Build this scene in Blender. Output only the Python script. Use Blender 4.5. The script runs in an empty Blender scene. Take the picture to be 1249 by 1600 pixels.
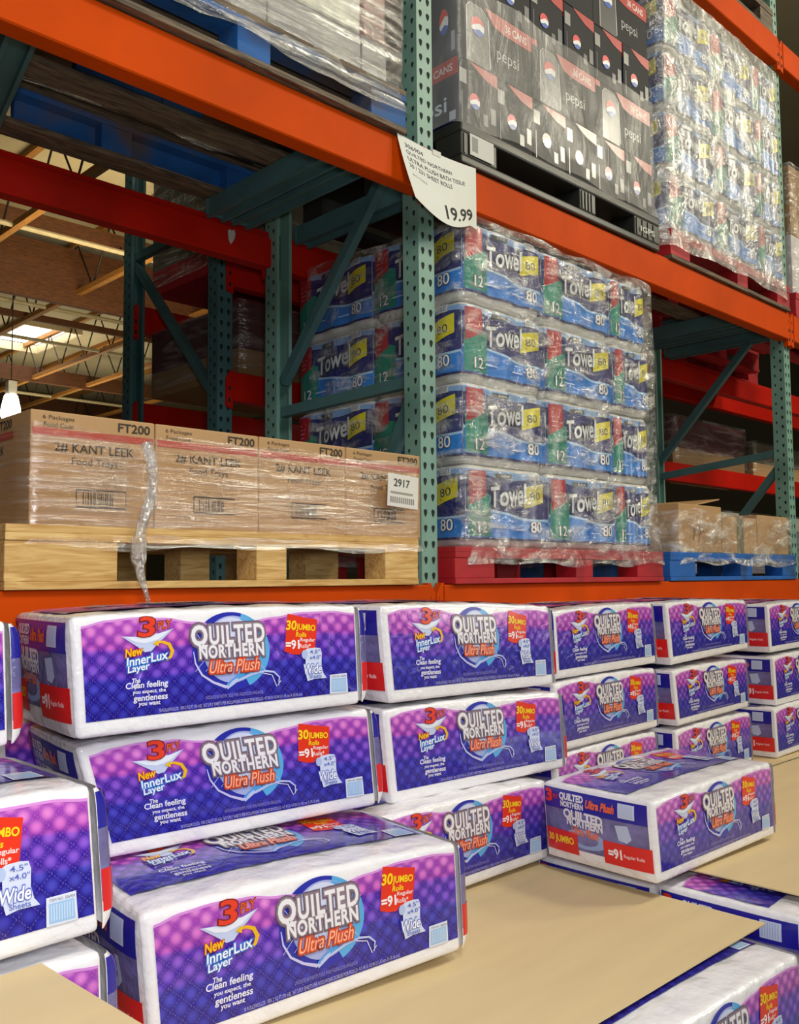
import bpy, bmesh, math, random
import numpy as np
from mathutils import Vector, Matrix, noise

random.seed(7)
C = bpy.context.scene.collection
R = math.radians

# ------------------------------------------------------------------ camera, world, light, exposure
def setup_view():
    sc = bpy.context.scene
    cam = bpy.data.cameras.new('camera'); co = bpy.data.objects.new('camera', cam); C.objects.link(co)
    cam.sensor_fit = 'VERTICAL'; cam.sensor_height = 24.0; cam.lens = 24.0 * 1459.74 / 1600.0
    cam.clip_start = .02; cam.clip_end = 200
    yaw, pit, rol = R(44.336), R(4.1333), R(-.4959)
    f = Vector((math.sin(yaw)*math.cos(pit), math.cos(yaw)*math.cos(pit), math.sin(pit)))
    r = Vector((math.cos(yaw), -math.sin(yaw), 0)); u = r.cross(f)
    c, s = math.cos(rol), math.sin(rol)
    r2 = c*r + s*u; u2 = -s*r + c*u
    m = Matrix((r2, u2, -f)).transposed().to_4x4()
    co.matrix_world = m
    sc.camera = co
    sc.view_settings.view_transform = 'Standard'; sc.view_settings.look = 'None'
    sc.view_settings.gamma = 1.0; sc.view_settings.exposure = 0.0
    sc.view_settings.use_curve_mapping = False
    w = bpy.data.worlds.new('world'); sc.world = w; w.use_nodes = True
    b = w.node_tree.nodes['Background']; b.inputs[0].default_value = (.95, .9, .8, 1); b.inputs[1].default_value = .02

def area(name, loc, target, size, power, col, sizey=None):
    l = bpy.data.lights.new(name, 'AREA'); l.energy = power; l.color = col; l.size = size
    if sizey: l.shape = 'RECTANGLE'; l.size_y = sizey
    o = bpy.data.objects.new(name, l); C.objects.link(o); o.location = loc
    d = Vector(target) - Vector(loc); o.rotation_euler = d.to_track_quat('-Z', 'Y').to_euler()
    return o

setup_view()
# high-bay lamps over the aisle the camera stands in
area('aisle_lamp_light', (-1.4, -2.4, 4.9), (2.4, 2.0, .2), 1.3, 120, (1, .93, .76))
area('aisle_lamp_light', (5.4, -2.0, 4.9), (4.0, 2.0, .8), 1.1, 150, (1, .93, .72))
area('aisle_lamp_light', (9.0, -2.3, 4.9), (5.5, 2.0, 1.2), 1.1, 170, (1, .93, .72))
# unseen low fill down the aisle, added to make the carton film glint
area('film_glint_fill', (8.2, -5.2, 1.0), (2.5, 1.8, .1), 2.2, 95, (1, .97, .82))
area('near_pack_fill', (.3, -.9, 2.4), (.9, 1.5, -.5), .8, 34, (.86, .92, 1))  # added cool overhead fill for the nearest packs
# the camera's own flash
area('flash_light', (.0, -.12, .16), (1.3, 1.45, .1), .2, 20, (.93, .96, 1))
# upward fills added for the roof deck, then the lamp over the next aisle
area('roof_fill_light', (6.5, 12, 3.2), (7.5, 16, 6), 3, 180, (1, .82, .5))
area('roof_fill_light', (10, 22, 2.6), (9.8, 22.5, 6), 3, 170, (1, .88, .62))
area('back_aisle_light', (2.6, 7.0, 3.6), (2.2, 3.6, .8), 1.5, 9, (1, .85, .6))

# ------------------------------------------------------------------ colours and materials
def lin(h):
    v = [int(h[i:i+2], 16)/255 for i in (0, 2, 4)]
    return tuple(x/12.92 if x <= .04045 else ((x+.055)/1.055)**2.4 for x in v)

MATS = {}
def nn(nt, t, **kw):
    n = nt.nodes.new(t)
    for k, v in kw.items(): setattr(n, k, v)
    return n

def mat(name, hexc, rough=.5, metal=0., var=.12, scale=14., bump=0., bscale=60., coat=0., stretch=(1, 1, 1), spec=.5, dirt=None, dirtamt=.0):
    if name in MATS: return MATS[name]
    m = bpy.data.materials.new(name); m.use_nodes = True; nt = m.node_tree
    b = nt.nodes['Principled BSDF']; c = lin(hexc)
    b.inputs['Roughness'].default_value = rough; b.inputs['Metallic'].default_value = metal
    b.inputs['Coat Weight'].default_value = coat; b.inputs['Coat Roughness'].default_value = .12
    b.inputs['Specular IOR Level'].default_value = spec
    tc = nn(nt, 'ShaderNodeTexCoord'); mp = nn(nt, 'ShaderNodeMapping'); mp.inputs['Scale'].default_value = stretch
    nt.links.new(tc.outputs['Object'], mp.inputs[0])
    no = nn(nt, 'ShaderNodeTexNoise'); no.inputs['Scale'].default_value = scale; no.inputs['Detail'].default_value = 5
    nt.links.new(mp.outputs[0], no.inputs['Vector'])
    rp = nn(nt, 'ShaderNodeValToRGB'); e = rp.color_ramp.elements
    e[0].position = .3; e[1].position = .7
    e[0].color = tuple(x*(1-var) for x in c) + (1,); e[1].color = tuple(min(1, x*(1+var)) for x in c) + (1,)
    nt.links.new(no.outputs['Fac'], rp.inputs[0])
    out = rp.outputs[0]
    if dirt:
        n2 = nn(nt, 'ShaderNodeTexNoise'); n2.inputs['Scale'].default_value = scale*.5; n2.inputs['Detail'].default_value = 8
        nt.links.new(tc.outputs['Object'], n2.inputs['Vector'])
        r2 = nn(nt, 'ShaderNodeValToRGB'); r2.color_ramp.elements[0].position = .52; r2.color_ramp.elements[1].position = .66
        r2.color_ramp.elements[1].color = (dirtamt,)*3 + (1,)
        nt.links.new(n2.outputs['Fac'], r2.inputs[0])
        mx = nn(nt, 'ShaderNodeMixRGB'); mx.inputs[2].default_value = lin(dirt) + (1,)
        nt.links.new(r2.outputs[0], mx.inputs[0]); nt.links.new(out, mx.inputs[1]); out = mx.outputs[0]
    nt.links.new(out, b.inputs['Base Color'])
    if bump:
        n3 = nn(nt, 'ShaderNodeTexNoise'); n3.inputs['Scale'].default_value = bscale; n3.inputs['Detail'].default_value = 3
        nt.links.new(mp.outputs[0], n3.inputs['Vector'])
        bp = nn(nt, 'ShaderNodeBump'); bp.inputs['Strength'].default_value = bump; bp.inputs['Distance'].default_value = .01
        nt.links.new(n3.outputs['Fac'], bp.inputs['Height']); nt.links.new(bp.outputs[0], b.inputs['Normal'])
    MATS[name] = m
    return m

def wood(name, a, b_, scale=6, axis='X'):
    if name in MATS: return MATS[name]
    m = bpy.data.materials.new(name); m.use_nodes = True; nt = m.node_tree; b = nt.nodes['Principled BSDF']
    b.inputs['Roughness'].default_value = .7
    tc = nn(nt, 'ShaderNodeTexCoord'); mp = nn(nt, 'ShaderNodeMapping')
    mp.inputs['Scale'].default_value = (1.2, 12, 12) if axis == 'X' else (12, 1.2, 12)
    nt.links.new(tc.outputs['Object'], mp.inputs[0])
    w = nn(nt, 'ShaderNodeTexNoise'); w.inputs['Scale'].default_value = scale; w.inputs['Detail'].default_value = 6; w.inputs['Distortion'].default_value = 1.2
    nt.links.new(mp.outputs[0], w.inputs['Vector'])
    rp = nn(nt, 'ShaderNodeValToRGB'); e = rp.color_ramp.elements
    e[0].position = .3; e[1].position = .68; e[0].color = lin(b_) + (1,); e[1].color = lin(a) + (1,)
    nt.links.new(w.outputs['Fac'], rp.inputs[0]); nt.links.new(rp.outputs[0], b.inputs['Base Color'])
    bp = nn(nt, 'ShaderNodeBump'); bp.inputs['Strength'].default_value = .25; bp.inputs['Distance'].default_value = .004
    nt.links.new(w.outputs['Fac'], bp.inputs['Height']); nt.links.new(bp.outputs[0], b.inputs['Normal'])
    MATS[name] = m
    return m

def emit(name, col, s):
    m = bpy.data.materials.new(name); m.use_nodes = True; nt = m.node_tree
    nt.nodes.remove(nt.nodes['Principled BSDF'])
    e = nn(nt, 'ShaderNodeEmission'); e.inputs[0].default_value = col + (1,); e.inputs[1].default_value = s
    nt.links.new(e.outputs[0], nt.nodes['Material Output'].inputs[0]); MATS[name] = m
    return m

def film(name, haze=.12, gloss=.3, streak=(1.2, 1.2, 16), tint=(1, 1, 1), rough=.16, bump=.6, even=.2, dist=.03, fine=1.):
    """clear stretch film: transparent, a little milky, with pulled creases that glint"""
    m = bpy.data.materials.new(name); m.use_nodes = True; nt = m.node_tree
    nt.nodes.remove(nt.nodes['Principled BSDF'])
    tc = nn(nt, 'ShaderNodeTexCoord'); mp = nn(nt, 'ShaderNodeMapping'); mp.inputs['Scale'].default_value = streak
    nt.links.new(tc.outputs['Object'], mp.inputs[0])
    n1 = nn(nt, 'ShaderNodeTexNoise'); n1.inputs['Scale'].default_value = 3.0; n1.inputs['Detail'].default_value = 7; n1.inputs['Distortion'].default_value = .8
    nt.links.new(mp.outputs[0], n1.inputs['Vector'])
    n2 = nn(nt, 'ShaderNodeTexNoise'); n2.inputs['Scale'].default_value = 26; n2.inputs['Detail'].default_value = 3
    nt.links.new(tc.outputs['Object'], n2.inputs['Vector'])
    ad = nn(nt, 'ShaderNodeMath', operation='MULTIPLY_ADD'); nt.links.new(n2.outputs['Fac'], ad.inputs[0]); ad.inputs[1].default_value = fine; nt.links.new(n1.outputs['Fac'], ad.inputs[2])
    bp = nn(nt, 'ShaderNodeBump'); bp.inputs['Strength'].default_value = bump; bp.inputs['Distance'].default_value = dist
    nt.links.new(ad.outputs[0], bp.inputs['Height'])
    tr = nn(nt, 'ShaderNodeBsdfTransparent'); tr.inputs[0].default_value = tint + (1,)
    gl = nn(nt, 'ShaderNodeBsdfGlossy'); gl.inputs['Roughness'].default_value = rough; gl.inputs[0].default_value = (1, 1, 1, 1)
    nt.links.new(bp.outputs[0], gl.inputs['Normal'])
    df = nn(nt, 'ShaderNodeBsdfDiffuse'); df.inputs[0].default_value = (.85, .84, .8, 1); nt.links.new(bp.outputs[0], df.inputs['Normal'])
    rp = nn(nt, 'ShaderNodeMapRange'); rp.inputs[1].default_value = .42; rp.inputs[2].default_value = .7; rp.inputs[3].default_value = gloss*.35; rp.inputs[4].default_value = gloss
    nt.links.new(n1.outputs['Fac'], rp.inputs[0])
    hz = nn(nt, 'ShaderNodeMapRange'); hz.inputs[1].default_value = .48; hz.inputs[2].default_value = .72; hz.inputs[3].default_value = haze*even; hz.inputs[4].default_value = haze*(2.2-1.2*even)
    nt.links.new(n1.outputs['Fac'], hz.inputs[0])
    m1 = nn(nt, 'ShaderNodeMixShader'); nt.links.new(hz.outputs[0], m1.inputs[0]); nt.links.new(tr.outputs[0], m1.inputs[1]); nt.links.new(df.outputs[0], m1.inputs[2])
    m2 = nn(nt, 'ShaderNodeMixShader'); nt.links.new(rp.outputs[0], m2.inputs[0]); nt.links.new(m1.outputs[0], m2.inputs[1]); nt.links.new(gl.outputs[0], m2.inputs[2])
    nt.links.new(m2.outputs[0], nt.nodes['Material Output'].inputs[0]); MATS[name] = m
    return m

def quilt_material():
    """printed quilting: three wavy colour bands, a puff in every diamond, stitched seams (UV in metres / fraction)"""
    m = bpy.data.materials.new('quilted_print'); m.use_nodes = True; nt = m.node_tree; L = nt.links.new
    b = nt.nodes['Principled BSDF']; b.inputs['Roughness'].default_value = .28; b.inputs['Coat Weight'].default_value = .6; b.inputs['Coat Roughness'].default_value = .08
    uv = nn(nt, 'ShaderNodeUVMap'); uv.uv_map = 'uv'
    sp = nn(nt, 'ShaderNodeSeparateXYZ'); L(uv.outputs[0], sp.inputs[0])
    def mth(op, a, b2=None, c=None):
        n = nn(nt, 'ShaderNodeMath', operation=op)
        for i, x in enumerate((a, b2, c)):
            if x is None: continue
            if isinstance(x, (int, float)): n.inputs[i].default_value = x
            else: L(x, n.inputs[i])
        return n.outputs[0]
    U, V = sp.outputs[0], sp.outputs[1]
    a = mth('ADD', mth('MULTIPLY', U, 29.), mth('MULTIPLY', V, 28.)); d = mth('SUBTRACT', mth('MULTIPLY', U, 29.), mth('MULTIPLY', V, 28.))
    fa = mth('ABSOLUTE', mth('SUBTRACT', mth('FRACT', a), .5)); fd = mth('ABSOLUTE', mth('SUBTRACT', mth('FRACT', d), .5))
    rr = mth('SQRT', mth('ADD', mth('MULTIPLY', fa, fa), mth('MULTIPLY', fd, fd)))
    mr = nn(nt, 'ShaderNodeMapRange'); mr.interpolation_type = 'SMOOTHSTEP'; L(rr, mr.inputs[0]); mr.inputs[1].default_value = .60; mr.inputs[2].default_value = .06
    puff = mr.outputs[0]
    edge = mth('MAXIMUM', fa, fd); seam = mth('GREATER_THAN', edge, .484)
    dash = mth('GREATER_THAN', mth('FRACT', mth('MULTIPLY', U, 260.)), .45)
    seam = mth('MULTIPLY', mth('MULTIPLY', seam, dash), .3)
    band = mth('ADD', V, mth('MULTIPLY', mth('SINE', mth('MULTIPLY', U, 10.5)), .006))
    def ramp(cols):
        r = nn(nt, 'ShaderNodeValToRGB'); e = r.color_ramp.elements
        L(mth('DIVIDE', band, .2265), r.inputs[0])
        while len(e) < len(cols): e.new(.5)
        for x, (p, h) in zip(e, cols): x.position = p; x.color = lin(h) + (1,)
        return r.outputs[0]
    base = ramp([(.13, '14087e'), (.46, '1a0c8e'), (.50, '35129a'), (.70, '42169c'), (.74, '7c24a2'), (.93, 'a840b8')])
    lite = ramp([(.13, '3230a8'), (.46, '4a48c4'), (.50, '7c52d4'), (.70, '9058d2'), (.74, 'd468cc'), (.93, 'e890dc')])
    mx = nn(nt, 'ShaderNodeMixRGB'); L(puff, mx.inputs[0]); L(base, mx.inputs[1]); L(lite, mx.inputs[2])
    m2 = nn(nt, 'ShaderNodeMixRGB'); L(seam, m2.inputs[0]); L(mx.outputs[0], m2.inputs[1]); m2.inputs[2].default_value = lin('c9b4ea') + (1,)
    L(m2.outputs[0], b.inputs['Base Color'])
    n3 = nn(nt, 'ShaderNodeTexNoise'); n3.inputs['Scale'].default_value = 13; n3.inputs['Detail'].default_value = 3; n3.inputs['Distortion'].default_value = 1.5
    tc = nn(nt, 'ShaderNodeTexCoord'); L(tc.outputs['Object'], n3.inputs['Vector'])
    bp = nn(nt, 'ShaderNodeBump'); bp.inputs['Strength'].default_value = .55; bp.inputs['Distance'].default_value = .012
    L(n3.outputs['Fac'], bp.inputs['Height']); L(bp.outputs[0], b.inputs['Normal'])
    MATS['quilt'] = m
    return m

def ink(h, rough=.32, coat=.25): return mat('ink_' + h, h, rough=rough, var=.03, scale=9, coat=coat)

ORANGE = mat('beam_orange', 'c84602', rough=.6, var=.1, scale=5, dirt='8a3206', dirtamt=.3, spec=.08)
RED = mat('beam_red', 'bc1604', spec=.25, rough=.45, var=.12, scale=5, dirt='6a1204', dirtamt=.4)
TEAL = mat('post_teal', '739a8c', rough=.45, var=.08, scale=8, dirt='3c5f58', dirtamt=.5)
TEALD = mat('brace_teal', '46696a', rough=.45, var=.1, scale=8, dirt='29494a', dirtamt=.5)
HOLE = mat('hole_dark', '10201e', rough=.9, var=.05)
PINE = wood('pine', 'e2bf7c', 'b98a48')
REDW = mat('pallet_red', 'b21822', rough=.6, var=.2, scale=9, dirt='6a1016', dirtamt=.6)
BLUEW = mat('pallet_blue', '1460b4', rough=.6, var=.2, scale=9, dirt='24384e', dirtamt=.8)
BLUEOLD = mat('pallet_blue_worn', '1c5a9c', rough=.7, var=.3, scale=6, dirt='5a4a3a', dirtamt=.9)
OLDWOOD = wood('old_wood', '7c6a54', '342a22')
PLASTIC = mat('pallet_black', '2b2b27', rough=.4, var=.1, scale=12)
KRAFT = mat('kraft', 'b48e60', rough=.62, var=.05, scale=7, bump=.05)
KRAFTD = mat('kraft_dark', '8a6a42', rough=.7, var=.08, scale=7)
BOARD = mat('cardboard_sheet', 'd6bf92', rough=.75, var=.04, scale=3, stretch=(1, 6, 1))
WHITE = mat('pack_white', 'f0eef2', rough=.22, var=.03, scale=12, bump=.5, bscale=30, coat=.5)
FILM_P = film('film_packs', fine=.5, haze=.26, gloss=.26, streak=(2.2, 2.2, 6), rough=.12, bump=.9, even=.15, dist=.05)
FILM_S = film('film_soda', haze=.2, gloss=.035, streak=(2.5, 2.5, .8), rough=.25, bump=.5, even=.75, fine=.08)
FILM_C = film('film_cartons', haze=.1, gloss=.28, streak=(1.2, 1.2, 22), tint=(1, .97, .93), rough=.10, bump=1.0, dist=.010, fine=.3)
FILM_U = film('film_silver', fine=.3, dist=.05, haze=.2, gloss=.5, streak=(1, 1, 14), rough=.2, bump=.7)
FILM_W = film('film_pale', even=.55, dist=.05, fine=.35, haze=.4, gloss=.28, streak=(2.4, 2.4, 3), rough=.2, bump=.9)
CLEAR = film('film_end', haze=.16, gloss=.22, streak=(3, 3, 2), rough=.12, bump=.6)
TAIL = film('film_twist', haze=.5, even=.5, gloss=.5, streak=(14, 14, 5), rough=.12, bump=1., dist=.04)
FILM_B = film('film_back', haze=.12, gloss=.12, streak=(1, 1, 8), rough=.2, bump=.5)
QUILT = quilt_material()

# ------------------------------------------------------------------ mesh building
class MB:
    def __init__(s): s.v = []; s.f = []; s.m = []; s.uv = {}; s.mats = []
    def mi(s, m):
        if m not in s.mats: s.mats.append(m)
        return s.mats.index(m)
    def add(s, vs, fs, m, uv=None):
        o = len(s.v); s.v += [tuple(p) for p in vs]; k = s.mi(m)
        if uv:
            for i, q in enumerate(uv): s.uv[o+i] = q
        for f in fs: s.f.append(tuple(o+i for i in f)); s.m.append(k)
    def box(s, a, b, m, bev=0., rot=None, org=None):
        bm = bmesh.new(); bmesh.ops.create_cube(bm, size=1)
        for v in bm.verts: v.co = Vector([a[i] + (v.co[i]+.5)*(b[i]-a[i]) for i in range(3)])
        if bev > 0: bmesh.ops.bevel(bm, geom=bm.edges[:], offset=bev, segments=2, affect='EDGES', profile=.6)
        if rot: bmesh.ops.rotate(bm, verts=bm.verts, cent=org or (Vector(a)+Vector(b))/2, matrix=rot)
        bm.verts.index_update()
        s.add([v.co.copy() for v in bm.verts], [[v.index for v in f.verts] for f in bm.faces], m); bm.free()
    def prism(s, prof, p0, p1, up, m, closed=True):
        """sweep a 2D profile (side, up) from p0 to p1"""
        p0, p1 = Vector(p0), Vector(p1); d = (p1-p0).normalized(); sd = d.cross(Vector(up)).normalized(); u = sd.cross(d)
        n = len(prof); vs = [p0+sd*a+u*b for a, b in prof] + [p1+sd*a+u*b for a, b in prof]
        fs = [(i, (i+1) % n, n+(i+1) % n, n+i) for i in range(n)]
        fs += [tuple(range(n-1, -1, -1)), tuple(range(n, 2*n))]
        s.add(vs, fs, m)
    def tube(s, pts, r, m, n=8):
        pts = [Vector(p) for p in pts]; vs = []; fs = []
        for i, p in enumerate(pts):
            d = (pts[min(i+1, len(pts)-1)] - pts[max(i-1, 0)]).normalized()
            a = d.orthogonal().normalized() if abs(d.z) > .9 else d.cross(Vector((0, 0, 1))).normalized(); b = d.cross(a)
            ri = r[i] if isinstance(r, (list, tuple)) else r
            for k in range(n):
                t = 2*math.pi*k/n; vs.append(p + (a*math.cos(t)+b*math.sin(t))*ri)
        for i in range(len(pts)-1):
            for k in range(n): fs.append((i*n+k, i*n+(k+1) % n, (i+1)*n+(k+1) % n, (i+1)*n+k))
        fs.append(tuple(range(n-1, -1, -1))); q = (len(pts)-1)*n; fs.append(tuple(q+k for k in range(n)))
        s.add(vs, fs, m)
    def poly(s, pts, m): s.add(pts, [tuple(range(len(pts)))], m)
    def swell(s):
        s.v = [(x, y, z*(1+.03*math.sin(math.pi*min(1, max(0, x/TW))))) for x, y, z in s.v]
    def build(s, name, parent=None, smooth=False, fix=False):
        me = bpy.data.meshes.new(name); me.from_pydata(s.v, [], s.f)
        for m in s.mats: me.materials.append(m)
        me.polygons.foreach_set('material_index', s.m)
        if smooth: me.polygons.foreach_set('use_smooth', [True]*len(s.f))
        if s.uv:
            l = me.uv_layers.new(name='uv')
            vi = np.zeros(len(me.loops), dtype=np.int32); me.loops.foreach_get('vertex_index', vi)
            tab = np.zeros((len(s.v), 2)); 
            for k, q in s.uv.items(): tab[k] = q
            l.data.foreach_set('uv', tab[vi].ravel())
        if fix:
            bm = bmesh.new(); bm.from_mesh(me); bmesh.ops.recalc_face_normals(bm, faces=bm.faces); bm.to_mesh(me); bm.free()
        me.update()
        o = bpy.data.objects.new(name, me); C.objects.link(o)
        if parent: o.parent = parent
        return o

def tag(o, label=None, cat=None, group=None, kind=None):
    if label: o['label'] = label
    if cat: o['category'] = cat
    if group: o['group'] = group
    if kind: o['kind'] = kind
    return o
def thing(name, loc, label, cat, group=None, rz=0, s=1):
    o = bpy.data.objects.new(name, None); C.objects.link(o); o.location = loc; o.rotation_euler = (0, 0, rz); o.scale = (s, s, s)
    o.empty_display_size = .1
    return tag(o, label, cat, group)
def copy_thing(src, loc, label, group=None, rz=None, s=None):
    r = src.copy(); C.objects.link(r); r.location = loc; r['label'] = label
    if rz is not None: r.rotation_euler = (0, 0, rz)
    if s is not None: r.scale = s if isinstance(s, tuple) else (s, s, s)
    if group: r['group'] = group
    for ch in list(src.children):
        c = ch.copy(); C.objects.link(c); c.parent = r
        for g in list(ch.children):
            d = g.copy(); C.objects.link(d); d.parent = c
    return r

# ------------------------------------------------------------------ flat lettering as mesh
TXT = {}
def glyphs(s, off=0., sp=1., fine=False):
    k = (s, off, sp, fine)
    if k in TXT: return TXT[k]
    cu = bpy.data.curves.new('t', 'FONT'); cu.body = s; cu.size = 1; cu.offset = off; cu.resolution_u = 3; cu.space_character = sp
    o = bpy.data.objects.new('t', cu); C.objects.link(o)
    dg = bpy.context.evaluated_depsgraph_get(); me = bpy.data.meshes.new_from_object(o.evaluated_get(dg))
    if fine:                              # short edges, so that lettering can follow a lumpy wrapper
        bm = bmesh.new(); bm.from_mesh(me); bmesh.ops.triangulate(bm, faces=bm.faces)
        for _ in range(4):
            es = [e for e in bm.edges if e.calc_length() > .13]
            if not es: break
            bmesh.ops.subdivide_edges(bm, edges=es, cuts=1); bmesh.ops.triangulate(bm, faces=bm.faces)
        bm.to_mesh(me); bm.free()
    v = np.array([tuple(x.co)[:2] for x in me.vertices]).reshape(-1, 2); f = [tuple(p.vertices) for p in me.polygons]
    bpy.data.objects.remove(o); bpy.data.curves.remove(cu); bpy.data.meshes.remove(me)
    TXT[k] = (v, f)
    return TXT[k]

class Art:
    """flat print drawn in its own 2D frame (y down, like a drawing sheet) and laid on a surface by map(u, v, layer)"""
    def __init__(s, mb, fmap): s.mb = mb; s.map = fmap
    def put(s, pts, faces, m, layer, uv=False):
        P = [s.map(x, y, layer) for x, y in pts]
        s.mb.add(P, faces, m, [s.uvmap(x, y) for x, y in pts] if uv else None)
    def poly(s, pts, m, layer): s.put(pts, [tuple(range(len(pts)))], m, layer)
    def strip(s, top, bot, m, layer, uv=False):
        n = len(top); k = getattr(s, 'rows', 1)
        P = [(a[0]+(b[0]-a[0])*j/k, a[1]+(b[1]-a[1])*j/k) for j in range(k+1) for a, b in zip(top, bot)]
        s.put(P, [(j*n+i, (j+1)*n+i, (j+1)*n+i+1, j*n+i+1) for j in range(k) for i in range(n-1)], m, layer, uv)
    def line(s, pts, w, m, layer):
        T = []; B = []
        for i, p in enumerate(pts):
            a = pts[max(0, i-1)]; b = pts[min(len(pts)-1, i+1)]; dx, dy = b[0]-a[0], b[1]-a[1]; l = math.hypot(dx, dy) or 1
            ww = (w[i] if isinstance(w, (list, tuple)) else w)/2
            T.append((p[0]+dy/l*ww, p[1]-dx/l*ww)); B.append((p[0]-dy/l*ww, p[1]+dx/l*ww))
        s.strip(T, B, m, layer)
    def disc(s, cx, cy, rx, ry, m, layer, a0=0, a1=360, ri=0., n=40):
        T = []; B = []
        for i in range(n+1):
            t = R(a0+(a1-a0)*i/n); T.append((cx+rx*math.cos(t), cy+ry*math.sin(t))); B.append((cx+rx*ri*math.cos(t), cy+ry*ri*math.sin(t)))
        s.strip(T, B, m, layer)
    def text(s, t, cx, cy, w, h, m, layer, off=0., rot=0., shear=0., sp=1., box=None):
        v, f = glyphs(t, off, sp); v0, _ = glyphs(t, 0., sp)
        if len(v) == 0: return
        lo, hi = v0.min(0), v0.max(0); c = (lo+hi)/2; q = v-c
        sx, sy = w/(hi[0]-lo[0]), h/(hi[1]-lo[1])
        X = q[:, 0]*sx + q[:, 1]*sy*shear; Y = -q[:, 1]*sy
        a = R(rot); x = cx + X*math.cos(a) + Y*math.sin(a); y = cy - X*math.sin(a) + Y*math.cos(a)
        s.put(list(zip(x, y)), f, m, layer)

def homography(src, dst):
    A = []; b = []
    for (x, y), (u, v) in zip(src, dst):
        A.append([x, y, 1, 0, 0, 0, -u*x, -u*y]); b.append(u); A.append([0, 0, 0, x, y, 1, -v*x, -v*y]); b.append(v)
    h = np.linalg.solve(np.array(A, float), np.array(b, float)); return np.append(h, 1).reshape(3, 3)
def hap(Hm, x, y):
    q = Hm @ np.array([x, y, 1.]); return q[0]/q[2], q[1]/q[2]

# ================================================================== THE SETTING
def structure():
    def st(name, a, b, m):
        q = MB(); q.box(a, b, m); return tag(q.build(name), kind='structure')
    st('floor', (-6, -6, -1.65), (20, 34, -1.55), mat('concrete', '8d8a82', rough=.5, var=.1, scale=2))
    DECK = mat('roof_deck', 'a89c7e', rough=.8, var=.1, scale=.6)
    q = MB()                                                    # roof deck, left open round the skylight
    x0, x1, y0, y1 = 8.45, 9.75, 20.7, 23.1
    for a, b in (((-6, -6), (20, y0)), ((-6, y1), (20, 34)), ((-6, y0), (x0, y1)), ((x1, y0), (20, y1))):
        q.box((a[0], a[1], 6.0), (b[0], b[1], 6.1), DECK)
    tag(q.build('ceiling'), kind='structure')
    st('wall_back', (-6, 34, -1.55), (20, 34.2, 6.1), mat('wall_cream', '4e483c', rough=.9, var=.08, scale=.5))
    st('wall_right', (20, -6, -1.55), (20.2, 34, 6.1), mat('wall_cream', '8c836c'))
    w = st('window_1', (x0, y0, 6.02), (x1, y1, 6.05), emit('sky_light', (1, .93, .8), 5.0)); w.name = 'window_1'
    q = MB()
    for a, b in (((x0-.05, y0-.05), (x1+.05, y0)), ((x0-.05, y1), (x1+.05, y1+.05)), ((x0-.05, y0), (x0, y1)), ((x1, y0), (x1+.05, y1))):
        q.box((a[0], a[1], 5.8), (b[0], b[1], 6.1), mat('skylight_curb', 'd8c9a8', rough=.7))
    q.build('window_frame', w)
    GL = wood('glulam', '643812', '341a08'); LT = wood('joist_wood', 'b07a34', '7c5220', axis='Y'); ROD = mat('web_steel', '2a2622', rough=.5, metal=.6)
    n = 1
    for y, za, zb, h in ((15.4, 4.8, 5.8, .13), (13.9, 5.42, 5.66, .09), (17.6, 5.05, 5.18, .06), (22.6, 4.95, 5.3, .13), (28.5, 4.9, 5.8, .13), (10.2, 5.5, 5.75, .09)):
        st('trim_%d' % n, (-6, y-h/2, za), (20, y+h/2, zb), GL); n += 1
    for y in (13.0, 16.6, 19.0, 24.6):                            # pale sprinkler pipe runs along the girders
        q = MB(); q.tube([(-6, y, 5.05), (20, y, 5.05)], .04, mat('pipe_pale', 'a89c7c', rough=.5)); tag(q.build('trim_%d' % n), kind='structure'); n += 1
    for x in (3.3, 5.15, 7.2, 9.45, 10.85, 13.2):                 # open-web joists: wood chords, slender steel webs
        q = MB(); q.box((x-.05, 8, 5.0), (x+.05, 33.9, 5.09), LT); q.box((x-.05, 8, 5.9), (x+.05, 33.9, 6.0), LT)
        y = 8.0; k = 0
        while y < 33:
            a, b = (5.05, 5.95) if k % 2 else (5.95, 5.05)
            q.tube([(x, y, a), (x, y+.62, b)], .016, ROD, 5); y += .62; k += 1
        tag(q.build('trim_%d' % n), kind='structure'); n += 1
structure()

def hanging_lamp():
    t = thing('hanging_lamp', (6.5, 16.45, 2.84), 'glowing white high-bay lamp hanging on a wire from the timber roof, far left', 'lamp')
    q = MB(); prof = [(0, -.02), (.13, 0), (.17, .10), (.16, .24), (.13, .38), (.11, .46), (0, .47)]
    vs = []; fs = []; n = 20
    for r, z in prof:
        for k in range(n): vs.append((r*math.cos(2*math.pi*k/n), r*math.sin(2*math.pi*k/n), z))
    for i in range(len(prof)-1):
        for k in range(n): fs.append((i*n+k, i*n+(k+1) % n, (i+1)*n+(k+1) % n, (i+1)*n+k))
    q.add(vs, fs, emit('lamp_glow', (1, .96, .86), 14)); q.build('lamp_shade', t, smooth=True)
    q = MB(); q.box((-.08, -.08, .46), (.08, .08, .72), mat('ballast_grey', 'b8b6ae', rough=.4), .02); q.build('ballast', t)
    q = MB(); q.tube([(0, 0, .72), (0, 0, 3.1)], .01, mat('web_steel', '2a2622'), 6); q.build('cord', t)
hanging_lamp()

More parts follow.
